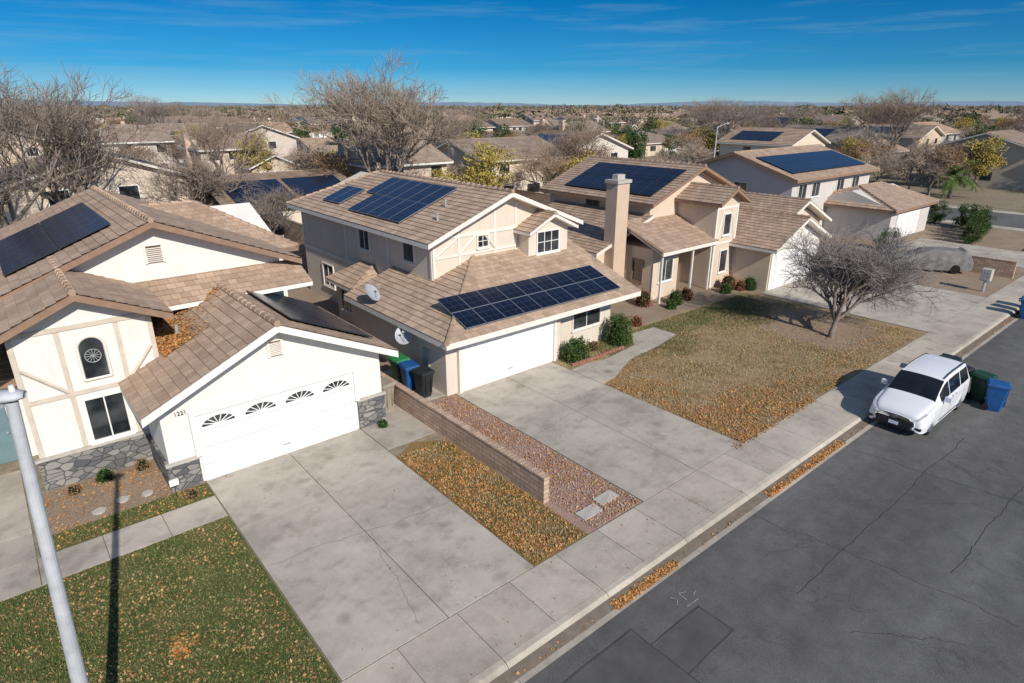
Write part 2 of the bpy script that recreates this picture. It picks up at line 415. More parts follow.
def wallblock(mb,s0,s1,d0,d1,z0,z1,zr=None,axis='d'):
    if zr is None: mb.box(s0,s1,d0,d1,z0,z1); return
    if axis=='d':
        m=(s0+s1)/2; A=[(s0,z0),(s1,z0),(s1,z1),(m,zr),(s0,z1)]
        f=[(a,d0,z) for a,z in A]; b=[(a,d1,z) for a,z in A]
    else:
        m=(d0+d1)/2; A=[(d1,z0),(d0,z0),(d0,z1),(m,zr),(d1,z1)]
        f=[(s0,a,z) for a,z in A]; b=[(s1,a,z) for a,z in A]
    mb.raw(f+b,[(0,1,2,3,4),(9,8,7,6,5)]+[(i,i+5,(i+1)%5+5,(i+1)%5) for i in range(5)])
FR=((1,0,0),(0,-1,0)); LF=((0,-1,0),(-1,0,0)); RT=((0,1,0),(1,0,0)); BK=((-1,0,0),(0,1,0))
def window(T,o,ori,w,z0,z1,frame='trimW',mull=1,hm=0,parent=None,fw=.07):
    u,n=ori; g=MB(); g.obox(o,u,n,-w/2,w/2,z0,z1,-.05,.012)
    go=T.part('window',g,M['glass'],parent)
    f=MB()
    f.obox(o,u,n,-w/2-fw,-w/2,z0-fw,z1+fw,-.03,.06); f.obox(o,u,n,w/2,w/2+fw,z0-fw,z1+fw,-.03,.06)
    f.obox(o,u,n,-w/2,w/2,z1,z1+fw,-.03,.058); f.obox(o,u,n,-w/2,w/2,z0-fw,z0,-.03,.058)
    for i in range(mull):
        a=-w/2+w*(i+1)/(mull+1); f.obox(o,u,n,a-.018,a+.018,z0,z1,-.03,.035)
    for i in range(hm):
        b=z0+(z1-z0)*(i+1)/(hm+1); f.obox(o,u,n,-w/2,w/2,b-.014,b+.014,-.03,.033)
    T.part('frame',f,M[frame],go)
    s=MB(); s.obox(o,u,n,-w/2-.1,w/2+.1,z0-fw-.05,z0-fw-.002,-.03,.10); T.part('sill',s,M[frame],go)
    return go
def garage_door(T,o,w,h,fan=False,cols=4,mat='door'):
    u,n=FR; d=MB(); rows=4
    d.obox(o,u,n,0,w,0,h,-.1,.0)
    for r in range(rows):
        for c in range(cols):
            a0=w*c/cols+.08; a1=w*(c+1)/cols-.08; b0=h*r/rows+.07; b1=h*(r+1)/rows-.07
            if fan and r==3: continue
            d.obox(o,u,n,a0,a1,b0,b1,0,.018)
            d.obox(o,u,n,a0+.06,a1-.06,b0+.05,b1-.05,.018,.028)
    do=T.part('garage_door',d,M[mat])
    for r in range(1,rows):
        g=MB(); g.obox(o,u,n,0,w,h*r/rows-.008,h*r/rows+.008,-.02,.003); T.part('panel_seam',g,M['metal'],do)
    if fan:
        for c in range(cols):
            cx=w*(c+.5)/cols; wd=w/cols*.40; zb=h*.80
            gm=MB(); pts=[]
            N_=14
            for i in range(N_+1):
                t=math.pi*i/N_; pts.append((o[0]+cx-math.cos(t)*wd,o[1]-.012,o[2]+zb+math.sin(t)*.30))
            gm.face(pts)
            wo=T.part('window',gm,M['glass'],do)
            fm=MB()
            for i in range(N_):
                a=Vector(pts[i]);b=Vector(pts[i+1]); fm.cyl(a,b,.022,.022,5)
            for i in range(2,N_-1,2):
                fm.cyl((o[0]+cx,o[1]-.014,o[2]+zb),pts[i],.016,.016,5)
            fm.cyl(pts[0],pts[-1],.022,.022,5)
            T.part('frame',fm,M['door'],wo)
    hd=MB(); hd.obox(o,u,n,w/2-.12,w/2+.12,.35,.38,.02,.06); T.part('handle',hd,M['metal'],do)
    return do
def vent(T,o,w,h,mat='trimC'):
    b=MB(); b.obox(o,FR[0],FR[1],-w/2,w/2,0,h,0,.012); bo=T.part('vent',b,M['sat'])
    v=MB()
    for i in range(8): v.obox(o,FR[0],FR[1],-w/2+.04,w/2-.04,.04+i*(h-.08)/8,.04+i*(h-.08)/8+.032,.012,.045)
    v.obox(o,FR[0],FR[1],-w/2-.04,-w/2+.04,0,h,0,.06); v.obox(o,FR[0],FR[1],w/2-.04,w/2+.04,0,h,0,.06); v.obox(o,FR[0],FR[1],-w/2-.04,w/2+.04,h,h+.05,0,.06)
    return T.part('louvre',v,M[mat],bo)
def panels(T,o,u,w,cols,rows,pw,ph,lift=.14,parent=None,gap=.02,silver=True):
    o=Vector(o);u=Vector(u).normalized();w=Vector(w).normalized();n=u.cross(w).normalized()
    if n.z<0:n=-n
    for c in range(cols):
        for r in range(rows):
            b=o+u*(c*(pw+gap))+w*(r*(ph+gap))+n*lift
            m=MB(); P=[b,b+u*pw,b+u*pw+w*ph,b+w*ph]
            if (P[1]-P[0]).cross(P[3]-P[0]).z<0: P=[P[1],P[0],P[3],P[2]]
            t=[p-n*.035 for p in P]
            m.raw([tuple(p) for p in P+t],[(0,1,2,3),(7,6,5,4)]+[(i,i+4,(i+1)%4+4,(i+1)%4) for i in range(4)])
            po=T.part('solar_panel',m,M['solarfs' if silver else 'solarf'],parent)
            g=MB(); e=.012; Q=[b+u*e+w*e,b+u*(pw-e)+w*e,b+u*(pw-e)+w*(ph-e),b+u*e+w*(ph-e)]
            uv=[(0,0),(pw-2*e,0),(pw-2*e,ph-2*e),(0,ph-2*e)]
            if (Q[1]-Q[0]).cross(Q[3]-Q[0]).z<0: Q=[Q[1],Q[0],Q[3],Q[2]]
            g.face([q+n*.003 for q in Q],uv)
            T.part('solar_cell_sheet',g,M['solar'],po)

# ---------------------------------------------------------------- scatter stuff
def scatter(name,mat,pts,size,flat=.35,label='',seed=1,blade=False):
    rs=np.random.RandomState(seed); P=np.array(pts,dtype=float); n=len(P)
    a=rs.uniform(0,2*np.pi,n); sz=rs.uniform(.6,1.3,n)*size
    if blade:
        ux=np.stack([np.cos(a),np.sin(a),np.zeros(n)],1)*(sz*.22)[:,None]
        lean=rs.normal(0,.45,(n,3)); lean[:,2]=1; up=lean*sz[:,None]
        V=np.concatenate([P-ux,P+ux,P+up],1).reshape(-1,3); k=3
    else:
        u=np.stack([np.cos(a),np.sin(a),rs.normal(0,flat,n)],1)*sz[:,None]*.5
        v=np.stack([-np.sin(a),np.cos(a),rs.normal(0,flat,n)],1)*sz[:,None]*.36
        P=P.copy(); P[:,2]+=.012+np.abs(u[:,2])+np.abs(v[:,2])*.6
        V=np.stack([P-u,P-v,P+u,P+v],1).reshape(-1,3); k=4
    me=bpy.data.meshes.new(name); me.vertices.add(n*k); me.vertices.foreach_set('co',V.ravel())
    me.loops.add(n*k); me.loops.foreach_set('vertex_index',np.arange(n*k,dtype=np.int32))
    me.polygons.add(n); me.polygons.foreach_set('loop_start',np.arange(0,n*k,k,dtype=np.int32)); me.polygons.foreach_set('loop_total',np.full(n,k,dtype=np.int32))
    me.update(); me.validate(); me.materials.append(mat)
    ob=bpy.data.objects.new(name,me); COL.objects.link(ob)
    ob['kind']='stuff'; ob['category']=name.replace('_',' '); ob['label']=label
    return ob
def inpoly(x,y,P):
    c=False; j=len(P)-1
    for i in range(len(P)):
        if (P[i][1]>y)!=(P[j][1]>y) and x<(P[j][0]-P[i][0])*(y-P[i][1])/(P[j][1]-P[i][1])+P[i][0]: c=not c
        j=i
    return c
PATH2=[(17.52,15.2),(18.3,15.3),(19.2,15.7),(20.4,16.2),(22.6,16.4),(24.6,16.8),(24.6,18.2),(22.9,18.3),(21.9,17.2),(19.6,16.9),(18.6,17.1),(17.52,17.0)]
def field(s0,s1,d0,d1,n,z,seed,clump=1.0,edge=None,avoid=None):
    rs=np.random.RandomState(seed); out=[]
    ph=rs.uniform(0,6.28,8)
    while len(out)<n:
        x=rs.uniform(s0,s1); y=rs.uniform(d0,d1)
        q=.5+.25*math.sin(x*1.9+ph[0]+math.sin(y*1.3))+.25*math.sin(y*2.3+ph[1]+math.sin(x*1.7))+.2*math.sin(x*5+y*4+ph[2])
        q=clump*q+(1-clump)
        if edge: q*=edge(x,y)
        if rs.rand()<q:
            if avoid and inpoly(x,y,avoid): continue
            out.append((x,y,z))
    return out
def leafmesh(mb,centers,size,rs):
    for c in centers:
        a=Vector(rs.normal(0,1,3)).normalized(); b=a.cross(Vector(rs.normal(0,1,3))).normalized(); s=size*rs.uniform(.6,1.3)
        c=Vector(c); i=len(mb.v)
        mb.v.extend([tuple(c-a*s*.5),tuple(c-b*s*.3),tuple(c+a*s*.5),tuple(c+b*s*.3)]); mb.f.append((i,i+1,i+2,i+3)); mb.uv.append([(0,0)]*4); mb.mi.append(0)

# ---------------------------------------------------------------- trees
def bare_tree(name,label,seed,h,spread,loc=(0,0,0),mat='twig',trunk_len=.22,n0=4,ang0=35,levels=5,kids=4,tw=.018,leaves=None,nleaf=0,r0=None,droop=0,lsize=.22,lean=(0,0),ang=38,last=4):
    rg=random.Random(seed); T=Thing(name,label,'tree',loc); tb=MB(); cb=MB(); tips=[]
    r0=r0 or h*.022
    o=Vector(loc); L_=Vector((lean[0],lean[1],0))
    def seg(p,d,L,r,lev):
        mb=tb if lev<=2 else cb; ns=7 if lev==0 else (5 if lev<=2 else 3); st=3 if lev<3 else 2
        pts=[p]
        for i in range(st):
            d=(d+Vector((rg.uniform(-.18,.18),rg.uniform(-.18,.18),rg.uniform(-.04,.12)-droop*lev*.04))+L_*.2).normalized()
            q=p+d*(L/st); ra=r*(1-.35*i/st); rb=r*(1-.35*(i+1)/st)
            mb.cyl(p,q,ra,rb,ns,False); p=q; pts.append(p)
        if lev>=levels: tips.append(p); return
        nk=n0 if lev==0 else (kids if lev<5 else last)
        rr=r*.62
        for k in range(nk):
            t=1.0 if (lev==0 or k<2) else rg.uniform(.35,.9)
            idx=min(st-1,int(t*st)) if t<1 else st
            bp=pts[idx] if idx==st else pts[idx]+(pts[idx+1]-pts[idx])*(t*st-idx)
            az=2*math.pi*k/nk+rg.uniform(-.5,.5); an=math.radians(rg.uniform(.65,1.25)*(ang0 if lev==0 else ang))
            a=d.cross(Vector((0,0,1)));
            if a.length<.05: a=Vector((1,0,0))
            a.normalize(); b=d.cross(a)
            nd_=(d*math.cos(an)+(a*math.cos(az)+b*math.sin(az))*math.sin(an))
            nd_=Vector((nd_.x*spread,nd_.y*spread,nd_.z+ (.12 if lev<3 else .05))).normalized()
            seg(bp,nd_,L*.74*rg.uniform(.75,1.12) if lev else h*.27*rg.uniform(.85,1.1),max(rr*rg.uniform(.8,1),tw*.5),lev+1)
    seg(o-Vector((0,0,.1)),Vector((0,0,1)),h*trunk_len,r0,0)
    T.part('trunk',tb,M['bark'],smooth=True); 
    cr=T.part('crown',cb,M[mat])
    if leaves:
        rs=np.random.RandomState(seed); lb=MB(); cs=[]
        for i in range(nleaf):
            t=tips[rg.randrange(len(tips))]; cs.append(t+Vector(rs.normal(0,h*.03,3)))
        leafmesh(lb,cs,lsize,rs); T.part('leaves',lb,M[leaves],cr)
    return T.e
def leafy_tree(name,label,seed,h,w,loc,mat,n=3000,ls=.3,trunk=.25):
    rs=np.random.RandomState(seed); T=Thing(name,label,'tree',loc); o=Vector(loc); tb=MB()
    tb.cyl(o-Vector((0,0,.1)),o+Vector((0,0,h*.5)),h*.03,h*.015,7)
    cl=[]
    for i in range(26):
        a=rs.uniform(0,6.28); rr=w/2*math.sqrt(rs.uniform(0,1))*.8; z=h*(trunk+(1-trunk)*rs.uniform(.1,.9))
        k=1-abs((z/h-(trunk+(1-trunk)*.45))/(1-trunk))*1.1
        c=o+Vector((math.cos(a)*rr*max(.3,k),math.sin(a)*rr*max(.3,k),z)); cl.append((c,rs.uniform(.10,.22)*w))
        tb.cyl(o+Vector((0,0,h*trunk)),c,h*.012,h*.004,5)
    T.part('trunk',tb,M['bark']); cs=[]
    for i in range(n):
        c,r=cl[rs.randint(len(cl))]; v=rs.normal(0,1,3); v/=np.linalg.norm(v); v*=r*rs.uniform(.4,1.1); v[2]*=.75; cs.append(c+Vector(v))
    lb=MB(); leafmesh(lb,cs,ls,rs); T.part('crown',lb,M[mat])
    return T.e
def shrub(name,label,loc,rx,ry,h,n=1500,ls=.07,mat='leafG',boxy=.5,seed=3):
    rs=np.random.RandomState(seed); T=Thing(name,label,'bush',loc); o=Vector(loc)
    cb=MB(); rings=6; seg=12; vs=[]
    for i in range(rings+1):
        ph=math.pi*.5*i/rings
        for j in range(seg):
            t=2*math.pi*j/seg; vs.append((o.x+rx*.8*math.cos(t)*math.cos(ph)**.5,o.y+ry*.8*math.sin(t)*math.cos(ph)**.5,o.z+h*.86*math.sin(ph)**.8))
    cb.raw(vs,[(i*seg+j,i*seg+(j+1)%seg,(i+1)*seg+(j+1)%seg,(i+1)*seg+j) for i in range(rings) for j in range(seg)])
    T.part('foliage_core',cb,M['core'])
    cs=[]
    for i in range(n):
        v=np.abs(rs.normal(0,1,3)); v=v/np.max(v)*boxy+v/np.linalg.norm(v)*(1-boxy)
        v[0]*=rs.choice([-1,1]); v[1]*=rs.choice([-1,1]); f=rs.uniform(.82,1.06)*(1+.09*math.sin(v[0]*7+seed)*math.cos(v[1]*6))
        cs.append((o.x+v[0]*rx*f,o.y+v[1]*ry*f,o.z+v[2]*h*f))
    lb=MB(); leafmesh(lb,cs,ls,rs); T.part('foliage',lb,M[mat]); return T.e

# ================================================================= GROUND
g=MB(); B=6000
prof=[(-B,0),(-4.6,0),(-4.6,-.14),(7.46,-.14),(7.46,0),(B,0)]
for (a,za),(b,zb) in zip(prof[:-1],prof[1:]):
    g.face([(-B,a,za),(B,a,za),(B,b,zb),(-B,b,zb)])
structure('ground',g,M['ground'],'dry tan suburban ground stretching to the horizon')
g=MB(); g.face([(-150,-4.2,-.126),(700,-4.2,-.126),(700,6.98,-.126),(-150,6.98,-.126)])
structure('road',g,M['asphalt'],'worn grey asphalt road with cracks and patches')
g=MB()
x=-60.0
while x<300:
    x1=x+3.0; e=.006
    pr=[(6.84,-.122),(7.08,-.126),(7.20,-.10),(7.34,.005),(7.48,.022)]
    for (a,za),(b,zb) in zip(pr[:-1],pr[1:]): g.face([(x+e,a,za),(x1-e,a,za),(x1-e,b,zb),(x+e,b,zb)])
    x=x1
structure('kerb',g,M['walk'],'rolled concrete kerb and gutter along the road')
g=MB(); g.face([(-60,6.95,-.133),(300,6.95,-.133),(300,7.44,-.02),(-60,7.44,-.02)]); 
g.face([(-60,7.40,.003),(300,7.40,.003),(300,9.1,.003),(-60,9.1,.003)])
structure('sidewalk_bed',g,M['joint'],'dirt showing in the sidewalk joints')
def slabs(mb,s0,s1,d0,d1,ns,nd_,z=.024,gap=.010,th=.02):
    for i in range(ns):
        for j in range(nd_):
            a=s0+(s1-s0)*i/ns+gap; b=s0+(s1-s0)*(i+1)/ns-gap; c=d0+(d1-d0)*j/nd_+gap; e=d0+(d1-d0)*(j+1)/nd_-gap
            mb.box(a,b,c,e,z-th,z)
g=MB(); slabs(g,-60,120,7.485,9.05,120,1,gap=.008); slabs(g,120,300,7.485,9.05,40,1)
structure('sidewalk',g,M['walk'],'pale concrete sidewalk with joints')
g=MB(); g.box(-60,300,-6.2,-4.62,-.1,.03); structure('sidewalk',g,M['walk'],'concrete sidewalk across the road')
g=MB(); g.box(-60,300,-4.62,-4.2,-.12,.02); structure('kerb',g,M['walk'],'concrete kerb across the road')
g=MB()
for (a,b,c,d) in ((5.6,8.7,4.55,6.35),(8.7,10.4,4.9,5.8)): g.face([(a,c,-.122),(b,c+.05,-.122),(b,d,-.122),(a,d-.04,-.122)])
structure('road_patch',g,M['patch'],'darker rectangular asphalt patch')
g=MB(); rr=random.Random(4)
def crackline(p,q,w=.03,n=26,z=-.119,j=.06):
    last=None; ox=oy=0
    for i in range(n+1):
        t=i/n; ox=ox*.8+rr.uniform(-j,j); oy=oy*.8+rr.uniform(-j,j)
        x=p[0]+(q[0]-p[0])*t+ox; y=p[1]+(q[1]-p[1])*t+oy
        if last: 
            dx,dy=x-last[0],y-last[1]; L=math.hypot(dx,dy); nx,ny=-dy/L*w/2,dx/L*w/2
            g.face([(last[0]-nx,last[1]-ny,z),(x-nx,y-ny,z),(x+nx,y+ny,z),(last[0]+nx,last[1]+ny,z)])
        last=(x,y)
crackline((12.5,4.6),(24,4.5),.012,60,j=.03); crackline((14.5,6.8),(15.2,1),.011,40); crackline((20.2,6.6),(20.8,2),.012,40); crackline((30.2,6.6),(30.9,1),.012,40); crackline((16,2.5),(30,2.2),.011,90,j=.03); crackline((17,5.7),(19.8,3.0),.01); crackline((12.2,3.4),(13.8,1.6),.01,40,j=.04)
for a in (((5.6,4.53),(8.7,4.58)),((5.6,6.33),(8.7,6.37)),((5.6,4.5),(5.6,6.35)),((8.7,4.5),(8.7,6.4)),((8.7,4.88),(10.4,4.94)),((8.7,5.82),(10.4,5.8)),((10.4,4.9),(10.4,5.8))): crackline(a[0],a[1],.03,8,j=.008)
structure('crack_sealant',g,M['seal'],'thin dark cracks across the asphalt')
g=MB()
crackline((3.4,13.2),(8.2,12.6),.012,40,.0325,.05); crackline((12.5,13.8),(17.4,14.6),.012,40,.0325,.05); crackline((14.9,9.2),(15.6,13.9),.010,30,.0325,.04); crackline((5.2,9.3),(5.9,12.7),.009,30,.0325,.03)
structure('concrete_crack',g,M['joint'],'hairline cracks across the driveways')
g=MB()
def stroke(p,q,w=.05):
    dx,dy=q[0]-p[0],q[1]-p[1];L=math.hypot(dx,dy);nx,ny=-dy/L*w/2,dx/L*w/2
    g.face([(p[0]-nx,p[1]-ny,-.115),(q[0]-nx,q[1]-ny,-.115),(q[0]+nx,q[1]+ny,-.115),(p[0]+nx,p[1]+ny,-.115)])
for (a,b,c,d) in ((10.05,6.15,10.2,6.25),(10.2,6.25,10.12,6.4),(10.35,6.1,10.38,6.35),(10.38,6.35,10.55,6.27),(10.6,6.1,10.75,6.15),(10.2,5.98,10.6,5.96)): stroke((a,b),(c,d),.025)
structure('road_marking',g,M['roadpaint'],'small faded white utility marks on asphalt')
T=Thing('valve_cover','small round iron valve cover set in the asphalt','utility cover',(8.6,2.9,-.124))
m=MB(); m.cyl((8.6,2.9,-.124),(8.6,2.9,-.112),.12,.12,16); T.part('cover_plate',m,M['sat'])
g=MB(); g.box(3.28,8.3,9.06,18.12,-.02,.006); g.box(12.45,17.5,9.06,18.25,-.02,.006); g.box(34.4,43.6,9.06,18.0,-.02,.006); g.box(54,60,9.06,18,-.02,.006)
structure('driveway_bed',g,M['joint'],'dirt showing in the driveway joints')
g=MB(); slabs(g,3.28,8.3,9.06,18.12,2,3,.03)
structure('driveway',g,M['drive'],'stained concrete driveway in front of the white garage')
g=MB(); slabs(g,12.45,17.5,9.06,18.25,2,3,.03)
structure('driveway',g,M['drive'],'worn concrete driveway in front of the cream garage')
g=MB(); slabs(g,34.4,43.6,9.06,18.0,3,3,.03); slabs(g,54,60,9.06,18,2,3,.03)
structure('driveway',g,M['drive'],'wide pale concrete driveway beside the dormant lawn')
g=MB(); slabs(g,-2.3,3.26,15.95,17.15,4,1,.03); slabs(g,-2.6,-.9,17.17,22.4,1,4,.03); slabs(g,-3.9,-2.62,9.06,20,1,6,.03)
slabs(g,8.32,10.2,16.2,24,1,5,.028); slabs(g,10.4,12.4,18.4,22,1,2,.028)
structure('garden_path',g,M['drive'],'concrete path from driveway to the front door')
g=MB(); g.prism([(a,b,.032) for a,b in PATH2],.03); structure('garden_path',g,M['drive'],'curved concrete path beside clipped hedges')
def sheet(name,mat,s0,s1,d0,d1,z,label):
    g=MB(); g.face([(s0,d0,z),(s1,d0,z),(s1,d1,z),(s0,d1,z)]); return structure(name,g,M[mat],label)
def blobpoly(cx,cy,a,b,z,n=16,seed=1):
    r=random.Random(seed); return [(cx+a*math.cos(2*math.pi*i/n)*r.uniform(.85,1.1),cy+b*math.sin(2*math.pi*i/n)*r.uniform(.85,1.1),z) for i in range(n)]
sheet('lawn','lawnG',-2.55,3.26,9.08,15.93,.012,'green winter lawn scattered with brown leaves')
sheet('lawn','lawnG',-40,-3.95,9.08,20,.012,'green winter lawn beside the front path')
sheet('planting_bed','dirt',-.85,3.3,18.0,20.6,.010,'bare planting bed with stepping stones by the stone wall')
sheet('lawn','lawnG',-.85,3.26,17.17,18.0,.010,'narrow grass strip beside the front path')
g=MB(); g.prism([(8.32,9.08,.014),(10.2,9.08,.014),(10.2,15.5,.014),(9.2,16.15,.014),(8.32,15.6,.014)],.02)
structure('lawn_strip',g,M['lawnL'],'strip of lawn buried in orange leaves beside the block wall')
sheet('gravel_bed','gravel',10.2,12.43,9.08,18.3,.010,'pinkish gravel strip beside the block wall')
sheet('lawn','lawnD',17.52,34.35,9.08,18.9,.006,'dormant straw lawn with green patches')
g=MB(); g.face(blobpoly(31.0,12.8,3.0,3.2,.0095,26,5)); structure('bare_soil',g,M['dirt'],'bare dirt patch under the front yard tree')
sheet('yard_dirt','dirt',10.4,68,18.6,41,.003,'bare dirt side yards between the houses')
sheet('yard_dirt','dirt',43.7,70,9.08,18.5,.0035,'bare dirt front yards further along the street')
sheet('road','asphalt',72,81,9.0,300,.006,'side street joining the main road')
sheet('road','asphalt',-200,72,77,85,.008,'residential street behind the houses')
sheet('road','asphalt',-200,500,133,141,.008,'residential street behind the houses')
sheet('sidewalk','walk',70.2,71.9,9.1,300,.02,'concrete sidewalk along the side street')
sheet('sidewalk','walk',81.1,82.7,9.1,300,.02,'concrete sidewalk along the side street')
P=field(-2.5,3.2,9.1,15.9,4300,.015,11,.9)+field(-9,-4,9.1,20,1000,.015,12)
scatter('fallen_leaves',M['leafT'],P,.06,label='brown leaves scattered over the green lawn',seed=1)
rp=random.Random(5)
scatter('leaf_pile',M['leafO'],[(1.1+rp.gauss(0,.16),11.9+rp.gauss(0,.16),.016) for _ in range(220)],.065,label='small heap of orange leaves on the lawn',seed=51)
P=field(8.35,10.15,9.1,15.6,5200,.016,13,.85)
scatter('fallen_leaves',M['leafO'],P,.065,label='dense orange leaves on the strip by the wall',seed=2)
P=field(10.5,12.4,9.1,18.2,2400,.014,14,.9)
scatter('fallen_leaves',M['leafO'],P,.06,label='orange leaves over pinkish gravel',seed=3)
ed=lambda x,y: max(.03,1/(1+math.exp((x-21.4+(y-9)*.6+1.6*math.sin(y*1.1)+.8*math.sin(x*2.2))/1.4)))
P=field(17.6,31,9.1,16.2,9000,.013,15,.85,ed,PATH2)+field(17.6,34,9.1,10.6,1600,.012,160,.9)+field(17.6,34,9.1,18.5,1600,.012,16,1,None,PATH2)
scatter('fallen_leaves',M['leafO'],P,.06,label='orange leaves drifting across the dormant lawn',seed=4)
P=field(17.6,34,9.1,18.5,5000,.012,116,.9,None,PATH2)
scatter('fallen_leaves',M['leafT'],P,.06,label='dry tan leaves on the dormant lawn',seed=44)
P=field(8.9,11.2,6.9,7.16,1100,-.12,17,.2)+field(15.6,20.4,6.92,7.2,2400,-.12,18,.7)+field(3,60,6.95,7.14,500,-.12,19,1)+field(17,22.6,8.9,9.15,350,.03,24,.6)
scatter('fallen_leaves',M['leafO'],P,.065,label='orange leaves collected in the gutter',seed=5)
P=field(-.8,3.2,17.2,20.3,1700,.014,20,.8)
scatter('fallen_leaves',M['leafO'],P,.06,label='dry leaves in the planting bed',seed=6)
P=field(3.3,17.4,9.1,18,160,.033,21,.95)+field(3,40,7.5,9,180,.027,22,.95)
scatter('fallen_leaves',M['leafT'],P,.045,label='stray leaves blown over the concrete',seed=7)
P=field(-2.5,3.22,9.1,15.9,42000,.012,30,.35)+field(-8,-4,9.1,20,9000,.012,31,.3)+field(-.8,3.2,17.2,18,3500,.012,310,.3)
scatter('grass',M['grassb'],P,.055,label='short green grass blades of the lawn',seed=8,blade=True)
soil=lambda x,y: min(1,max(.08,(math.hypot((x-31)/3.0,(y-12.8)/3.2)-.8)*3))
P=field(17.55,33.8,9.1,18.6,34000,.008,32,.95,soil,PATH2)+field(8.35,10.15,9.1,15.6,5000,.014,33,.6)
scatter('grass',M['grassd'],P,.06,label='dry tan grass blades of the lawn',seed=9,blade=True)
P=field(20,33,14.6,18.6,24000,.008,34,.6,lambda x,y:min(1,max(.01,(y-15.3+.8*math.sin(x*.9))/1.6))*(1 if x>22.5 or y>16 else .3),PATH2)+field(17.6,33,9.1,17,5000,.008,134,1,soil,PATH2)+field(8.35,10.15,9.1,15.6,5000,.014,331,1)
scatter('grass',M['grassb'],P,.06,label='green grass patch near the house',seed=10,blade=True)
P=field(10.45,12.4,9.1,18.2,8000,.010,35,.1)
scatter('gravel',leafm('gravel stones',[(0,(.34,.21,.17)),(.5,(.46,.31,.25)),(1,(.55,.43,.36))]),P,.038,.6,label='loose pink and tan gravel stones',seed=11)
for i,(x,y) in enumerate(((10.9,9.7),(11.75,9.85),(.6,18.4),(1.2,18.6),(1.8,18.5))):
    T=Thing('stepping_stone','flat pale stepping stone lying on the ground','stone',(x,y,.01),'stepping stones')
    m=MB()
    if i<2: m.prism([(x-.36,y-.2,.055),(x+.36,y-.17,.055),(x+.37,y+.2,.055),(x-.35,y+.18,.055)],.05)
    else: m.prism(blobpoly(x,y,.17,.15,.055,9,i+3),.05)
    T.part('slab',m,M['concT'])

# ================================================================= BLOCK WALLS
def blockwall(s0,s1,d0,d1,h,label,mat='block',group=None):
    T=Thing('block_wall',label,'wall',((s0+s1)/2,(d0+d1)/2,0),group)
    T.part('wall_body',B1(s0,s1,d0,d1,-.05,h-.06),M[mat])
    T.part('wall_cap',B1(s0-.015,s1+.015,d0-.015,d1+.015,h-.058,h),M[mat])
blockwall(10.22,10.42,10.8,20.4,.85,'low tan slump block wall between the two front yards')
for k,(a,b) in enumerate(((-16,-3),(-2.9,10.2),(10.5,24.4),(24.6,45.4),(45.6,60),(60.2,69.5))):
    blockwall(a,b,41,41.2,1.7,'tan block wall along the back yards','blockN','back yard walls')
for a in (-3,24.5,46.8,60):
    blockwall(a,a+.2,24,40.9,1.7,'tan block wall dividing the side yards','blockN','side yard walls')
blockwall(10.3,10.5,24.2,40.9,1.7,'tan block wall dividing the side yards','blockN','side yard walls')
for a in (6,19,32,46,60): blockwall(a,a+.2,41.3,58,1.7,'tan block wall dividing the back yards','blockN','back yard side walls')
T=Thing('wooden_gate','brown wooden side yard gate between the houses','gate',(9.8,24.1,0))
for i in range(9): T.part('plank',B1(9.25+i*.115,9.355+i*.115,24.0,24.03,.05,1.75),M['wood'])
for z in (.3,1.4): T.part('rail',B1(9.2,10.3,24.032,24.08,z,z+.1),M['wood'])

# ================================================================= HOUSE 1
T=Thing('white_house','white stucco house with tan tile roof and arched window','house',(4,24,0))
w=MB()
wallblock(w,2.45,9.25,18.15,24.2,0,2.75,4.28)
wallblock(w,-.35,3.15,20.6,26,0,4.75,5.45)
wallblock(w,-.05,8.35,23.9,34.5,0,5.05,6.75)
wallblock(w,3.0,9.75,27.4,34.4,0,4.75,6.2,'s')
w.box(-8,-.3,23.2,34,0,2.9)
w.box(-3.2,-2.5,20.9,23.3,0,3.0)
T.part('wall',w,M['stW'])
for a in ((-.42,3.0,20.52,20.62,0,.95),(2.38,3.22,18.06,18.16,0,.85),(2.37,2.47,18.162,20.6,0,.85),(8.32,9.33,18.06,18.16,0,1.05),(9.23,9.34,18.162,19.2,0,1.05)):
    T.part('stone_veneer',B1(*a),M['stone'])
for a in ((-.47,3.0,20.47,20.63,.952,1.03),(2.33,3.24,18.02,18.165,.852,.92),(8.30,9.38,18.02,18.165,1.052,1.12)): T.part('stone_sill',B1(*a),M['concT'])
pl,rd=gable_planes(1.95,9.7,17.55,23.95,2.72,4.52); r1=roof(T,pl,rd,'tileA','trimW',.22,label='garage roof')
pk=1.35
pl=[[(-3.4,25.5,3.6),(-3.4,20.0,3.6),(pk,20.0,5.75),(pk,25.5,5.75)],[(3.65,20.0,4.72),(3.65,25.5,4.72),(pk,25.5,5.75),(pk,20.0,5.75)]]
roof(T,pl,[((pk,20.0,5.75),(pk,25.5,5.75))],'tileA','trimB',.2)
pl,rd=gable_planes(-.7,9.0,23.3,35,4.98,6.95); r2=roof(T,pl,rd,'tileA','trimB',.2)
pl,rd=gable_planes(4.2,10.3,26.9,34.9,4.7,6.45,'s',3.0); roof(T,pl,rd,'tileA','trimB',.18)
pl=[[(-.7,22.5,4.25),(9.0,22.5,4.25),(9.0,23.9,4.85),(-.7,23.9,4.85)]]; roof(T,pl,[],'tileA','trimW',.15)
pl,rd=gable_planes(-9,.2,22.6,34.6,2.85,4.7,'s'); roof(T,pl,rd,'tileA','trimB',.2)
vent(T,(5.85,18.15,3.35),.42,.5); vent(T,(4.15,23.9,5.45),.55,.6)
garage_door(T,(3.3,18.08,.03),4.92,2.15,True)
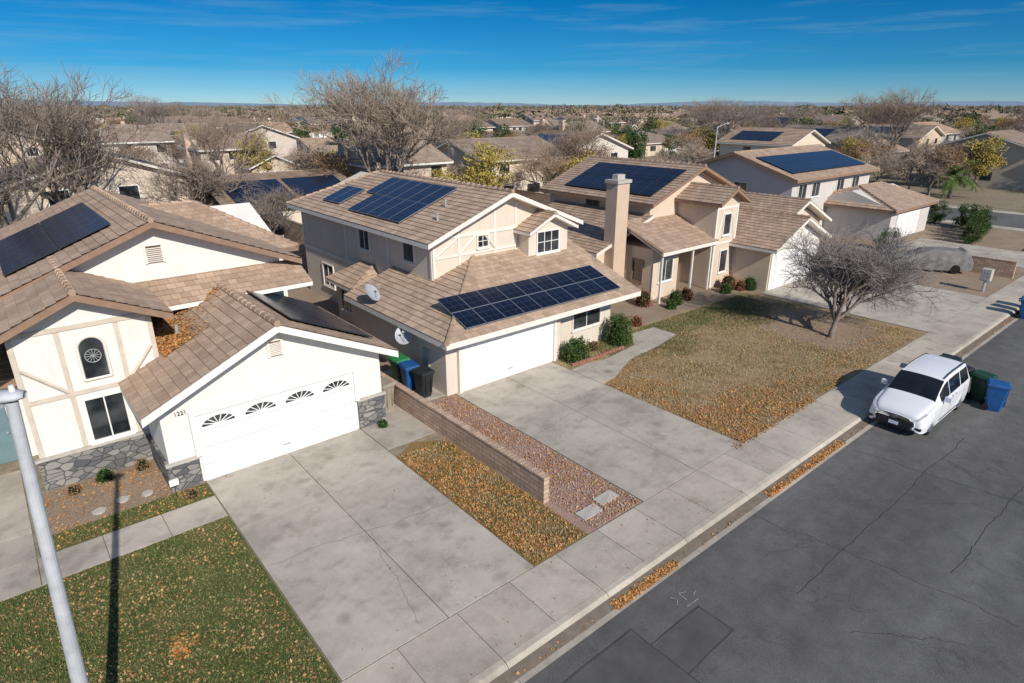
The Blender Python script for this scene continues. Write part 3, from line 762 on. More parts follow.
for a in ((3.16,3.30,18.0,18.15,.92,2.2),(8.22,8.36,18.0,18.15,1.12,2.2),(3.16,8.36,18.0,18.15,2.202,2.34)): T.part('door_trim',B1(*a),M['trimW'])
window(T,(1.5,20.6,0),FR,.95,1.15,2.45,'trimW',1,0)
wr=.34
m=MB(); pts=[(1.5-wr,20.57,3.05),(1.5+wr,20.57,3.05)]+[(1.5+wr*math.cos(math.pi*i/12),20.57,4.0+wr*math.sin(math.pi*i/12)) for i in range(13)]
m.face(pts); aw=T.part('window',m,M['glass'],label='arched upper window')
f=MB()
for a,b in zip(pts,pts[1:]+pts[:1]): f.cyl(a,b,.045,.045,6)
T.part('frame',f,M['trimC'],aw)
f=MB()
for i in range(16):
    t=2*math.pi*i/16;t2=2*math.pi*(i+1)/16
    f.cyl((1.5+.2*math.cos(t),20.555,3.75+.2*math.sin(t)),(1.5+.2*math.cos(t2),20.555,3.75+.2*math.sin(t2)),.012,.012,5)
for i in range(6):
    t=math.pi*i/6; f.cyl((1.5+.2*math.cos(t),20.555,3.75+.2*math.sin(t)),(1.5-.2*math.cos(t),20.555,3.75-.2*math.sin(t)),.009,.009,5)
T.part('ornamental_grille',f,M['metal'],aw)
o=(0,20.6,0)
for a in (-.28,.78,2.22,3.08):
    tr=MB(); tr.obox(o,FR[0],FR[1],a-.065,a+.065,1.04,4.6 if a not in (.78,2.22) else 4.6,0,.03); T.part('timber_trim',tr,M['trimT'])
for z in (2.66,4.62):
    tr=MB(); tr.obox(o,FR[0],FR[1],-.33,3.14,z,z+.13,.002,.036); T.part('timber_trim',tr,M['trimT'])
for (a,b,c,d_) in ((.72,2.8,-.2,3.7),(2.28,2.8,3.0,3.7)):
    tr=MB(); tr.cyl((a,20.575,b),(c,20.575,d_),.055,.055,4); T.part('timber_trim',tr,M['trimT'])
dr=MB(); dr.box(-1.75,-.85,23.12,23.2,.05,2.1); do=T.part('door',dr,M['doorBlue'])
dr=MB(); dr.cyl((-.95,23.05,1.05),(-.95,23.12,1.05),.035,.035,8); T.part('handle',dr,M['metal'],do)
cu=bpy.data.curves.new('num','FONT'); cu.body='1221'; cu.size=.17; cu.extrude=.01; cu.align_x='CENTER'
tmp=bpy.data.objects.new('tmp',cu); COL.objects.link(tmp); bpy.context.view_layer.update()
me=bpy.data.meshes.new_from_object(tmp.evaluated_get(bpy.context.evaluated_depsgraph_get())); bpy.data.objects.remove(tmp)
nb=bpy.data.objects.new('house_number',me); me.materials.append(M['blackp']); COL.objects.link(nb); nb.parent=T.e
nb.location=Vector((2.98,18.13,2.3))-T.o; nb.rotation_euler=(math.pi/2,0,0)
window(T,(9.25,21,0),RT,.9,1.1,2.0)
window(T,(9.75,30,0),RT,1.2,3.0,4.1)
sl=(4.52-2.72)/3.875
panels(T,(9.25,18.5,4.52-(9.25-5.825)*sl),(0,1,0),(-1,0,sl),5,2,1.02,1.5,parent=r1,silver=False)
sl=(6.95-4.98)/4.85
panels(T,(.1,25.2,4.98+.8*sl),(0,1,0),(1,0,sl),6,2,1.05,1.72,parent=r2,silver=False)
P=[]
rl=random.Random(9)
zr_=lambda x: 2.72+(x-1.95)*(4.52-2.72)/3.875+.05
for i in range(3200):
    x=3.2+2.5*rl.random(); y=23.9-abs(rl.gauss(0,.6))
    if y<20.8: continue
    P.append((x,y,zr_(x)))
for i in range(3600):
    y=20.2+3.6*rl.random(); x=3.22+abs(rl.gauss(0,.55)); 
    if x<5.5: P.append((x,y,zr_(x)))
scatter('fallen_leaves',M['leafO'],P,.085,label='orange leaves piled in the roof valley',seed=14)
m=MB(); m.cyl((9.32,18.3,0.05),(9.32,18.3,2.6),.035,.035,8); T.part('downpipe',m,M['trimW'])
m=MB(); m.cyl((3.9,21.3,3.5),(3.9,21.3,3.95),.06,.06,8); T.part('flue',m,M['metal'])
T=Thing('address_plaque','small white plaque on a stake in the bed','sign',(2.4,17.7,0))
m=MB(); m.cyl((2.4,17.7,0),(2.4,17.7,.6),.012,.012,6); T.part('post',m,M['blackp']); T.part('sign_plate',B1(2.28,2.52,17.66,17.685,.45,.65),M['trimW'])
for i,(x,y,h) in enumerate(((2.75,17.5,.3),(1.0,20.1,.4),(.2,19.9,.3),(2.75,19.7,.5),(2.0,20.1,.35),(9.0,17.7,.3))):
    shrub('small_shrub','low green shrub beside the stone veneer',(x,y,0),h*.6,h*.5,h,350,.05,'leafG' if i%2 else 'leafR',.1,i+40)

# ================================================================= HOUSE 2
T=Thing('cream_house','two storey cream house with timber trim and rooftop solar','house',(17,26,0))
w=MB()
w.box(12.1,18.1,18.3,26,0,2.55)
w.box(17.9,21.85,18.75,26,0,2.5)
wallblock(w,14.2,22.2,22.2,36,0,5.2,6.72)
T.part('wall',w,M['stC'])
w=MB(); wallblock(w,19.0,21.5,21.45,22.25,3.3,5.15,5.78); T.part('wall',w,M['stC'],label='cream gabled wall projection')
T.part('wall',B1(12.9,14.25,26.9,29.2,0,2.35),M['stC'],label='cream single storey bay projection')
S=.345; zf=2.5
zt=zf+S*4.9
pl=[[(11.6,17.45,zf),(22.4,17.45,zf),(22.4,22.35,zt),(16.5,22.35,zt)],[(11.6,25.6,zf),(11.6,17.45,zf),(14.3,20.15,zf+S*2.7),(14.3,25.6,zf+S*2.7)],
    [(14.28,22.4,zf+S*2.68),(14.28,20.13,zf+S*2.68),(16.5,22.35,zt),(16.5,22.4,zt)]]
rl2=roof(T,pl,[((11.6,17.45,zf),(16.5,22.35,zt))],'tileB','trimC',.22)
pl,rd=gable_planes(13.65,22.75,21.6,36.6,5.15,6.9,'d',3.0); ru=roof(T,pl,rd,'tileB','trimC',.2)
pl,rd=gable_planes(18.7,21.8,21.0,24.0,5.1,5.82); roof(T,pl,rd,'tileB','trimC',.14)
roof(T,[[(12.5,29.6,2.35),(12.5,26.6,2.35),(14.2,27.5,3.1),(14.2,28.7,3.1)],[(12.5,26.6,2.35),(14.2,26.6,2.35),(14.2,27.5,3.1)],[(14.2,29.6,2.35),(12.5,29.6,2.35),(14.2,28.7,3.1)]],[((12.5,26.6,2.35),(14.2,27.5,3.1))],'tileB','trimC',.15)
garage_door(T,(12.75,18.22,.03),4.85,2.13,False,8)
for a in ((12.6,12.75,18.14,18.3,.03,2.17),(17.6,17.75,18.14,18.3,.03,2.17),(12.6,17.75,18.14,18.298,2.172,2.32)): T.part('door_trim',B1(*a),M['trimC'])
window(T,(20.2,18.75,0),FR,1.75,.95,2.1,'trimC',1,0)
window(T,(16.9,22.2,0),FR,.55,4.55,5.05,'trimC',1,1)
window(T,(20.2,21.45,0),FR,1.35,4.0,4.95,'trimW',2,1)
window(T,(14.2,24.1,0),LF,.9,3.95,4.9,'trimC',0,0); window(T,(14.2,28.3,0),LF,1.0,3.8,4.9,'trimC',1,0); window(T,(14.2,33,0),LF,1.3,.9,2.1,'trimC',1,0)
window(T,(12.9,28.05,0),LF,1.2,.9,1.9,'trimC',2,0)
tr=MB(); o=(0,22.2,0)
for a,z1 in ((14.27,5.15),(15.6,5.7),(17.6,6.4),(18.85,6.35),(21.65,5.3),(22.12,5.1)): tr.obox(o,FR[0],FR[1],a-.06,a+.06,3.5,z1,0,.035)
tr.obox(o,FR[0],FR[1],14.2,22.2,5.12,5.26,.002,.04); tr.obox(o,FR[0],FR[1],14.2,19,4.3,4.4,.002,.04)
for (a,b,c,d_) in ((15.6,4.4,16.5,5.1),(17.6,4.4,17.0,5.1),(14.35,4.4,15.5,5.1),(15.7,5.3,17.5,6.3)):
    p=Vector((a,22.17,b)); q=Vector((c,22.17,d_)); tr.cyl(p,q,.055,.055,4)
T.part('timber_trim',tr,M['trimC'])
tr=MB(); o=(14.2,0,0)
for dd in (22.3,26,30.4,35.9): tr.obox(o,LF[0],LF[1],-dd-.06,-dd+.06,2.75 if dd>26 else 3.2,5.0,0,.035)
tr.obox(o,LF[0],LF[1],-36,-22.3,4.98,5.1,.002,.04); tr.obox(o,LF[0],LF[1],-36,-29.6,2.7,2.85,.002,.04)
T.part('timber_trim',tr,M['trimC'])
sl=(zt-zf)/4.9; wv=Vector((0,1,sl)).normalized()
panels(T,(12.75,17.85,zf+.4*sl),(1,0,0),wv,9,2,.94,1.02,parent=rl2,silver=True)
sl=1.75/4.55; wv=Vector((1,0,sl)).normalized()
panels(T,(14.35,25.0,5.15+.7*sl),(0,1,0),wv,5,1,1.0,1.75,parent=ru,silver=True)
o2=Vector((14.35,25.0,5.15+.7*sl))+wv*1.77
panels(T,o2,(0,1,0),wv,6,1,1.0,1.75,parent=ru,silver=True)
panels(T,(14.6,31.6,5.15+.95*sl),(0,1,0),wv,2,1,1.0,1.7,parent=ru,silver=True)
for (x,y,z,rr_) in ((19.6,28,6.4,.06),(15.2,23.2,5.7,.05),(17.8,35.2,5.7,.06),(16.2,24.0,6.1,.04)):
    m=MB(); m.cyl((x,y,z-.2),(x,y,z+.35),rr_,rr_,8); m.cyl((x,y,z+.35),(x,y,z+.41),rr_*1.7,.02,8); T.part('flue',m,M['metal'])
T.part('electric_meter_box',B1(12.02,12.1,19.4,19.8,.9,1.6),M['metal'])
def dish(loc,mnt,label,az,r=.33):
    T=Thing('satellite_dish',label,'satellite dish',mnt,'satellite dishes'); m=MB(); c=Vector(loc); d=Vector((math.sin(az),-math.cos(az),.75)).normalized()
    a=d.cross(Vector((0,0,1))).normalized(); b=d.cross(a); n=18; vs=[tuple(c)]
    for k in range(1,5):
        q=r*k/4
        for i in range(n):
            t=2*math.pi*i/n; vs.append(tuple(c+a*(q*math.cos(t))+b*(q*1.1*math.sin(t))+d*(q*q*.6)))
    fs=[(0,1+i,1+(i+1)%n) for i in range(n)]
    for k in range(3): fs+=[(1+k*n+i,1+(k+1)*n+i,1+(k+1)*n+(i+1)%n,1+k*n+(i+1)%n) for i in range(n)]
    m.raw(vs,fs); T.part('reflector',m,M['dish'],smooth=True)
    m=MB(); m.cyl(c-b*r*-.9,c+d*.42,.012,.012,6); m.cyl(c+d*.38,c+d*.5,.04,.04,8); T.part('feed_horn',m,M['metal'])
    m=MB(); m.cyl(mnt,c-d*.05,.025,.025,8); T.part('mast',m,M['metal'])
dish((11.75,23.2,3.1),(11.95,23.4,2.55),'pale satellite dish mounted on the tile roof edge',.5,.38)
dish((11.7,20.6,1.95),(12.1,20.7,1.75),'grey satellite dish on the garage side wall',-.6,.36)
shrub('hedge','clipped round green hedge beside the garage',(18.55,17.75,0),.62,.42,.95,2600,.07,'leafG',.6,5)
shrub('hedge','tall clipped green hedge under the porch post',(21.55,17.9,0),.55,.55,1.35,3000,.07,'leafG',.6,6)
shrub('small_shrub','small dry shrub in the window bed',(20.0,18.1,0),.35,.25,.4,500,.06,'leafR',.1,7)
T=Thing('planter_edging','low red brick edging around the hedge bed','edging',(18.8,17.2,0))
for i in range(16): T.part('brick',B1(17.85+i*.21,18.04+i*.21,17.22,17.32,0,.14),M['planter'])

# ================================================================= HOUSE 3
T=Thing('peach_house','peach two storey house with chimney and solar roof','house',(33,26,0))
w=MB(); wallblock(w,30.3,39.0,23.4,32,0,5.1,6.8); w.box(26.0,30.5,23.6,31,0,2.9); wallblock(w,33.0,35.3,20.6,23.6,0,5.2,5.85); wallblock(w,35.2,41.2,18.1,27,0,2.6,3.9); wallblock(w,40,46.5,20.6,29,0,2.7,4.1)
w.box(28.15,30.6,21.3,23.7,0,2.95)
T.part('wall',w,M['stP'])
w=MB(); wallblock(w,35.28,41.12,18.02,18.1,0,2.58,3.8); T.part('wall',w,M['stW'],label='pale garage front')
pl,rd=gable_planes(29.8,39.6,22.8,32.6,5.1,7.0); r3=roof(T,pl,rd,'tileC','trimB',.2)
roof(T,[[(25.5,31.4,2.8),(25.5,23.1,2.8),(30.3,23.1,4.4),(30.3,31.4,4.4)]],[],'tileC','trimC',.18)
roof(T,[[(27.9,20.4,2.95),(33.2,20.4,2.95),(33.2,23.6,4.25),(27.9,23.6,4.25)]],[((27.9,20.4,2.95),(27.9,23.6,4.25))],'tileC','trimC',.2)
pl,rd=gable_planes(32.6,35.75,20.1,25,5.15,5.95); roof(T,pl,rd,'tileC','trimB',.18)
pl,rd=gable_planes(34.7,41.7,17.5,27.4,2.6,4.15); roof(T,pl,rd,'tileC','trimC',.18)
pl,rd=gable_planes(39.4,47.1,20.0,29.5,2.75,4.45); roof(T,pl,rd,'tileC','trimC',.18)
ch=T.part('chimney',B1(26.7,27.7,22.9,23.7,0,6.5),M['chim'])
m=MB(); m.box(26.62,27.78,22.82,23.78,6.5,6.68); m.box(26.9,27.5,23.1,23.5,6.68,6.95); T.part('chimney_cap',m,M['concT'],ch)
sl=1.9/4.9; wv=Vector((1,0,sl)).normalized()
panels(T,(30.5,23.5,5.1+.7*sl),(0,1,0),wv,7,2,1.02,1.75,parent=r3,silver=False)
garage_door(T,(35.75,17.98,.03),4.85,2.13,False,8)
window(T,(34.15,20.6,0),FR,.7,3.2,4.4,'trimW',0,0); window(T,(34.15,20.6,0),FR,.7,.9,2.2,'trimW',0,0)
window(T,(29.4,21.3,0),FR,1.2,1.0,2.2,'trimW',1,0); window(T,(28.15,22.3,0),LF,.7,1.0,2.2,'trimB',0,0)
window(T,(26.0,26,0),LF,1.0,1.1,2.1,'trimB',1,0); window(T,(26.0,29,0),LF,1.4,1.1,2.1,'trimB',1,0); window(T,(30.3,28,0),LF,1.0,4.45,5.0,'trimB',1,0)
window(T,(43.0,20.6,0),FR,1.6,.9,2.1); vent(T,(38.2,18.02,2.95),.4,.45); vent(T,(43.25,20.6,3.2),.4,.45)
for a in (33.08,35.22):
    tr=MB(); tr.obox((0,20.6,0),FR[0],FR[1],a-.06,a+.06,0.02,5.1,0,.02); T.part('timber_trim',tr,M['trimW'])
for z in (2.65,4.75):
    tr=MB(); tr.obox((0,20.6,0),FR[0],FR[1],33.14,35.16,z,z+.11,0,.018); T.part('timber_trim',tr,M['trimW'])
for (a,b,c,d_) in ((33.2,2.8,33.7,4.7),(35.1,2.8,34.6,4.7)):
    tr=MB(); tr.cyl((a,20.58,b),(c,20.58,d_),.045,.045,4); T.part('timber_trim',tr,M['trimW'])
for a in (28.05,30.9,32.7): T.part('porch_post',B1(a,a+.1,20.55,20.65,0,2.9),M['trimC'])
dr=MB(); dr.box(31.2,32.1,23.3,23.4,.05,2.1); do=T.part('door',dr,M['trimB']); dr=MB(); dr.cyl((31.3,23.24,1.05),(31.3,23.3,1.05),.035,.035,8); T.part('handle',dr,M['metal'],do)
for i,(x,y,h) in enumerate(((30.0,20.1,.7),(28.8,20.0,.8),(33.8,19.8,.9),(32.9,19.4,.6),(24.2,19,.5),(43.3,19.5,.9),(27.2,21,.9),(34.7,18.9,.8),(34.2,19.2,.6),(27.9,19.6,.5))):
    shrub('small_shrub','small reddish shrub in the bed by the porch' if i%2==0 else 'small green shrub in the bed by the porch',(x,y,0),h*.6,h*.55,h,500,.08,'leafRed' if i%2==0 else 'leafG',.1,i+60)

# ================================================================= HOUSE 4
T=Thing('grey_house','long two storey house with black solar array','house',(56,27,0))
w=MB(); wallblock(w,49.5,64,24.5,35,0,5.0,6.6,'s'); wallblock(w,56,64.5,19.2,26,0,2.6,3.8,'s')
T.part('wall',w,M['stG'])
pl,rd=gable_planes(49,64.5,23.9,35.6,5.0,6.8,'s'); r4=roof(T,pl,rd,'tileC','trimB',.2)
pl,rd=gable_planes(55.5,65,18.7,27,2.6,4.0,'s',2.5,2.5); roof(T,pl,rd,'tileC','trimB',.2)
sl=1.8/5.85; wv=Vector((0,1,sl)).normalized(); panels(T,(50,24.9,5.0+1.0*sl),(1,0,0),wv,13,2,1.03,1.75,parent=r4,silver=False)
for a in (51.2,53.5,58,61): window(T,(a,24.5,0),FR,1.3,3.4,4.5,'trimW',1,0)
window(T,(49.5,29,0),LF,1.2,3.4,4.4); window(T,(52.5,24.5,0),FR,1.6,.9,2.1)
garage_door(T,(57.2,19.12,.03),4.85,2.13,False,8)

# ================================================================= NEIGHBOURHOOD HOUSES
LBL=['single storey stucco house with hipped tile roof','two storey stucco house with gabled tile roof','two storey house with garage wing and tile roof','single storey house with crossed gable roofs','two storey house with dark solar panels on the roof','low house with black solar panels on its roof']
def house_template(kind,loc=(0,0,0)):
    W,D=11.5,13.5; T=Thing('neighbour_house',LBL[kind],'house',loc,'houses of the neighbourhood')
    w=MB(); x0,x1=-W/2,W/2
    if kind in (0,5):
        w.box(x0,x1,0,D,0,2.7); T.part('wall',w,M['stN']); pl,rd=gable_planes(x0-.5,x1+.5,-.5,D+.5,2.7,4.7,'s',4.5 if kind==0 else 0,4.5 if kind==0 else 0); r=roof(T,pl,rd,'tileN','trimC',.18,flat=True)
        if kind==5:
            sl=2.0/7.25
            for xx in (x0+.6,x0+6):
                m=MB(); m.face([(xx+5,D,2.7+.5*sl+.12),(xx,D,2.7+.5*sl+.12),(xx,D-5,2.7+5.5*sl+.12),(xx+5,D-5,2.7+5.5*sl+.12)],[(0,0),(5,0),(5,5),(0,5)]); T.part('solar_panel',m,M['solar'],r)
    elif kind in (1,4):
        wallblock(w,x0,x1,2,D,0,5.2,7.2,'s' if kind==1 else 'd'); w.box(x0,x0+6,-1.5,2.2,0,2.6); T.part('wall',w,M['stN'])
        pl,rd=gable_planes(x0-.5,x1+.5,1.4,D+.6,5.2,7.3,'s' if kind==1 else 'd'); r=roof(T,pl,rd,'tileN','trimC',.18,flat=True)
        roof(T,[[(x0-.4,-2,2.6),(x0+6.4,-2,2.6),(x0+6.4,2,4.0),(x0-.4,2,4.0)]],[],'tileN','trimC',.18,flat=True)
        if kind==4:
            sl=2.1/6.25; m=MB(); o=Vector((x0+.6,3.2,5.2+1.1*sl+.12)); 
            m.face([o+Vector((0,7,0)),o,o+Vector((3.6,0,3.6*sl)),o+Vector((3.6,7,3.6*sl))],[(0,7),(0,0),(3.8,0),(3.8,7)]); T.part('solar_panel',m,M['solar'],r)
    elif kind==2:
        wallblock(w,x0+3,x1,4,D,0,5.1,6.8,'s'); wallblock(w,x0,x0+6.5,-1,7,0,2.7,4.1); w.box(x0,x1,3,D-.05,0,2.6); T.part('wall',w,M['stN'])
        pl,rd=gable_planes(x0+2.5,x1+.5,3.4,D+.6,5.1,7.0,'s',2,0); roof(T,pl,rd,'tileN','trimW',.18,flat=True)
        pl,rd=gable_planes(x0-.5,x0+7,-1.6,10,2.7,4.4); roof(T,pl,rd,'tileN','trimW',.18,flat=True)
        T.part('chimney',B1(x1-.05,x1+.7,8,9.2,0,7.4),M['chim'])
    elif kind==3:
        wallblock(w,x0,x1,3,D,0,2.7,4.8,'s'); wallblock(w,x0+.5,x0+6.5,-1,7,0,2.7,4.0); T.part('wall',w,M['stN'])
        pl,rd=gable_planes(x0-.5,x1+.5,2.4,D+.6,2.7,4.9,'s'); roof(T,pl,rd,'tileN','trimW',.18,flat=True)
        pl,rd=gable_planes(x0,x0+7,-1.6,8.5,2.7,4.3); roof(T,pl,rd,'tileN','trimW',.18,flat=True)
        T.part('chimney',B1(x1-3,x1-2,D-3,D-2.2,0,5.9),M['chim'])
    y={0:0,5:0,1:-1.5,4:-1.5,2:-1,3:-1}[kind]
    T.part('garage_door',B1(x0+.9,x0+5.5,y-.03,y+.05,.02,2.15),M['door'])
    def pane(a,yy,z0,z1,ww,front=True):
        wo=T.part('window',B1(a-ww/2,a+ww/2,yy-.02 if front else yy-.03,yy+.03 if front else yy+.02,z0,z1),M['glass'])
        T.part('frame',B1(a-ww/2-.08,a+ww/2+.08,yy-.015 if front else yy-.02,yy+.02 if front else yy+.015,z0-.08,z1+.08),M['trimW'],wo)
    yf={0:0,5:0,1:2,4:2,2:4,3:3}[kind]
    pane(3.5,yf,1,2.1,1.8)
    if kind in (1,2,4):
        for a in (-1,1.3,4): pane(a,yf,3.6,4.7,1.3)
        for a in (-1.5,3): pane(a,D,3.6,4.7,1.3,False)
    pane(-1,D,1,2.1,1.8,False); pane(2.8,D,.3,2.1,1.9,False)
    for zz in ((1,2.1),) + (((3.6,4.7),) if kind in (1,4) else ()):
        T.part('window',B1(x0-.02,x0+.03,6,7.3,zz[0],zz[1]),M['glass'])
    return T.e
def invis(x,y,margin=1.08):
    X=.766*x-.6428*y; Y=.6428*x+.766*y
    return Y>5 and abs(X)<.82*margin*Y*.98+12
tem=[house_template(k) for k in range(6)]
placed=[]; used={}
def put_house(k,x,y,rot,s=1):
    placed.append((x,y,rot))
    r=tem[k]
    if k not in used: used[k]=1; r.location=(x,y,0); r.rotation_euler=(0,0,rot); return
    copy_thing(r,(x,y,0),rot,(R.choice((-1,1))*R.uniform(.95,1.1)*s,R.uniform(.9,1.1)*s,R.uniform(.92,1.06)*s))
for (x,k,yy) in ((-8,1,71),(-22,3,71),(7.5,4,70),(21,5,66),(35,2,69),(49,1,69),(62,4,69)): put_house(k,x,yy,math.pi)
rows=[(90,0),(125,math.pi),(146,0),(182,math.pi),(203,0),(239,math.pi)]
cnt=0
for ri,(y,rot) in enumerate(rows):
    x=-120
    while x<420:
        x+=R.uniform(13.6,17.0)
        if 66<x<88: continue
        Y=.6428*x+.766*y
        if not invis(x,y) or Y>262: continue
        if R.random()<.12: continue
        if cnt>165: break
        put_house(R.choice((0,1,2,4,1,3,3,2,5,0)),x,y+R.uniform(-3,3),rot,R.uniform(.92,1.06)); cnt+=1
for x in (111,126,141,156,172,188,204):
    if invis(x,18): put_house(R.choice((1,3,2)),x,19,0)
for x in (97,113,129,145,160,176):
    put_house(R.choice((1,4,3)),x,60,math.pi)
for k in range(6):
    if k not in used: put_house(k,-60-k*15,60,0)
g=MB(); g2=MB()
for i in range(420):
    Yd=R.uniform(262,800); Xd=R.uniform(-.9,.9)*Yd; x=.766*Xd+.6428*Yd; y=-.6428*Xd+.766*Yd
    a,b=R.uniform(5,8),R.uniform(5,7); h=R.choice((2.8,5.0,5.2)); 
    g.box(x-a,x+a,y-b,y+b,0,h)
    pl,rd=gable_planes(x-a-.5,x+a+.5,y-b-.5,y+b+.5,h,h+2,R.choice('sd'))
    for p in pl: g2.face(p,[(q[0]%50,q[1]%50) for q in p])
for (ob_,mm) in ((g,'stC'),(g2,'tileC')):
    ob=addobj('distant_housing',ob_,M[mm]); ob['kind']='stuff'; ob['label']='mass of distant tile roofed houses towards the horizon'; ob['category']='houses'
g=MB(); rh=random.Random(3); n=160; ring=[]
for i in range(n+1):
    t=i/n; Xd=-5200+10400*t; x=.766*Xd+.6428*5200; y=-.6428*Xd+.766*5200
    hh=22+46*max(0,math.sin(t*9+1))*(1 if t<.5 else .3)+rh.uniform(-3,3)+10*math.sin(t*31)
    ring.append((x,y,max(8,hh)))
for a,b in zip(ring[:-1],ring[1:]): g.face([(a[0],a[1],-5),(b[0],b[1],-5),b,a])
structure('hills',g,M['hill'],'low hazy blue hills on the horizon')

# ================================================================= TREES
GR='bare trees of the neighbourhood'
bare_tree('bare_tree','wide bare grey tree on the lawn edge',24,7.0,1.0,(30.0,11.8,0),'twigP',.13,6,44,6,5,.012,r0=.17,lean=(.28,-.12),ang=44)
bare_tree('bare_tree','tall bare tree rising behind the cream house',5,16.0,.9,(28.8,52.0,0),'twigT',.17,5,34,6,4,.03,r0=.33,ang=38,last=6)
tt=[bare_tree('bare_tree','leafless grey brown street tree',31,9,1.05,(14,57,0),'twig',.2,5,36,5,5,.026),
    bare_tree('bare_tree','leafless tall grey brown tree',32,12.5,.88,(5.5,55,0),'twig',.22,4,32,6,4,.024,ang=35),
    bare_tree('bare_tree','leafless tan tree with fine twigs',33,8,1.15,(47,50,0),'twigT',.18,5,42,5,5,.026),
    bare_tree('rusty_tree','tree keeping some dry rusty leaves',34,8.5,1.0,(26.5,61,0),'twigT',.2,4,36,5,4,.03,'leafR',2600,lsize=.2)]
yt=leafy_tree('yellow_tree','tree with thin yellow green autumn leaves',41,7,6.5,(40,51,0),'leafY',3600,.25)
gt=leafy_tree('evergreen_tree','dark green rounded evergreen tree',42,7,6,(150,118,0),'leafGd',4000,.28,.12)
for o in tt: o['group']=GR
for (x,y,k,s) in ((1.1,51.2,1,1.1),(-4,46,1,.95),(16,48,0,.7),(52,52,1,.75),(64,49,2,.8),(43,61,2,.9),(67,38,2,.7),(56,57,3,.95),(34,60,3,1.0),(21,73,1,.85),(12,72,0,1.0),(49,73,0,1.0),(0,64,3,1.0)):
    copy_thing(tt[k],(x,y,0),R.uniform(0,6),s,GR)
for (x,y,s) in ((31.5,46.5,.75),(48,46,.85),(66,62,.9),(30,90,1.0),(13,64,.8)): copy_thing(yt,(x,y,0),x,s,'yellow trees')
for (x,y,s) in ((20.5,46,.5),(25,45,.4),(95,70,.8),(59,50,.6),(112,100,1.15),(5,76,.8)): copy_thing(gt,(x,y,0),x,s,'evergreen trees')
nt_=0; tries=0
while nt_<255 and tries<14000:
    tries+=1
    Yd=72+213*R.random()**.85; Xd=R.uniform(-.88,.88)*Yd; x=.766*Xd+.6428*Yd; y=-.6428*Xd+.766*Yd
    if y<22 or 70<x<83: continue
    if any(abs(x-a)<6.3 and abs(y-b-(7 if r_==0 else -7))<7.8 for a,b,r_ in placed): continue
    c=R.random()
    if c<.66: copy_thing(tt[R.choice((0,1,2,3,0,3,3))],(x,y,0),R.uniform(0,6),R.uniform(.75,1.1),GR)
    elif c<.80: copy_thing(yt,(x,y,0),R.uniform(0,6),R.uniform(.7,1.1),'yellow trees')
    else: copy_thing(gt,(x,y,0),R.uniform(0,6),R.uniform(.6,1.15),'evergreen trees')
    nt_+=1
for i,(x,y,s) in enumerate(((60.5,14.6,.28),(62.2,15.0,.32),(64,15.3,.34),(65.8,15.5,.33),(67.4,15.9,.36),(68.6,17.5,.34),(68.8,19.8,.34),(51,17.5,.26),(53,17.8,.28),(69,24,.4))): copy_thing(gt,(x,y,-.2),x*3,(s*1.15,s*1.15,s),'dense green hedge shrubs','dense dark green hedge shrub along the side yard')
for (x,y,s) in ((104,15,.9),(112,13,.9),(128,15,.9),(88,60,.8)): copy_thing(tt[2],(x,y,0),x,s,GR)
def far_trees():
    rs=np.random.RandomState(77); n=3600
    Yd=rs.uniform(220,1300,n); Xd=rs.uniform(-.92,.92,n)*Yd; H=rs.uniform(5,11,n)
    per=46; tot=n*per
    cx=np.repeat(.766*Xd+.6428*Yd,per); cy=np.repeat(-.6428*Xd+.766*Yd,per); h=np.repeat(H,per)
    u=rs.normal(0,1,(tot,3)); u/=np.linalg.norm(u,axis=1)[:,None]; rad=rs.uniform(.3,1,tot)**.5
    P=np.stack([cx+u[:,0]*rad*h*.45,cy+u[:,1]*rad*h*.45,h*.62+u[:,2]*rad*h*.38],1)
    a=rs.normal(0,1,(tot,3)); a/=np.linalg.norm(a,axis=1)[:,None]; b=np.cross(a,rs.normal(0,1,(tot,3))); b/=np.linalg.norm(b,axis=1)[:,None]
    s=(h*.10)[:,None]; V=np.stack([P-a*s*1.4,P-b*s*.3,P+a*s*1.4,P+b*s*.3],1).reshape(-1,3)
    me=bpy.data.meshes.new('distant_trees'); k=4
    me.vertices.add(tot*k); me.vertices.foreach_set('co',V.ravel()); me.loops.add(tot*k); me.loops.foreach_set('vertex_index',np.arange(tot*k,dtype=np.int32))
    me.polygons.add(tot); me.polygons.foreach_set('loop_start',np.arange(0,tot*k,k,dtype=np.int32)); me.polygons.foreach_set('loop_total',np.full(tot,k,dtype=np.int32)); me.update()
    m,nt,b_=mk('distant foliage',.95,.05); v=coord(nt,'world'); nn=noise(nt,v,.06,3)
    nt.links.new(ramp(nt,nn,[(.36,(.05,.08,.04)),(.44,(.20,.155,.12)),(.55,(.25,.20,.155)),(.62,(.22,.19,.07)),(.68,(.07,.10,.04))]),b_.inputs['Base Color'])
    me.materials.append(m); ob=bpy.data.objects.new('distant_trees',me); COL.objects.link(ob); ob['kind']='stuff'; ob['label']='hazy mass of distant bare and green trees'; ob['category']='trees'
far_trees()
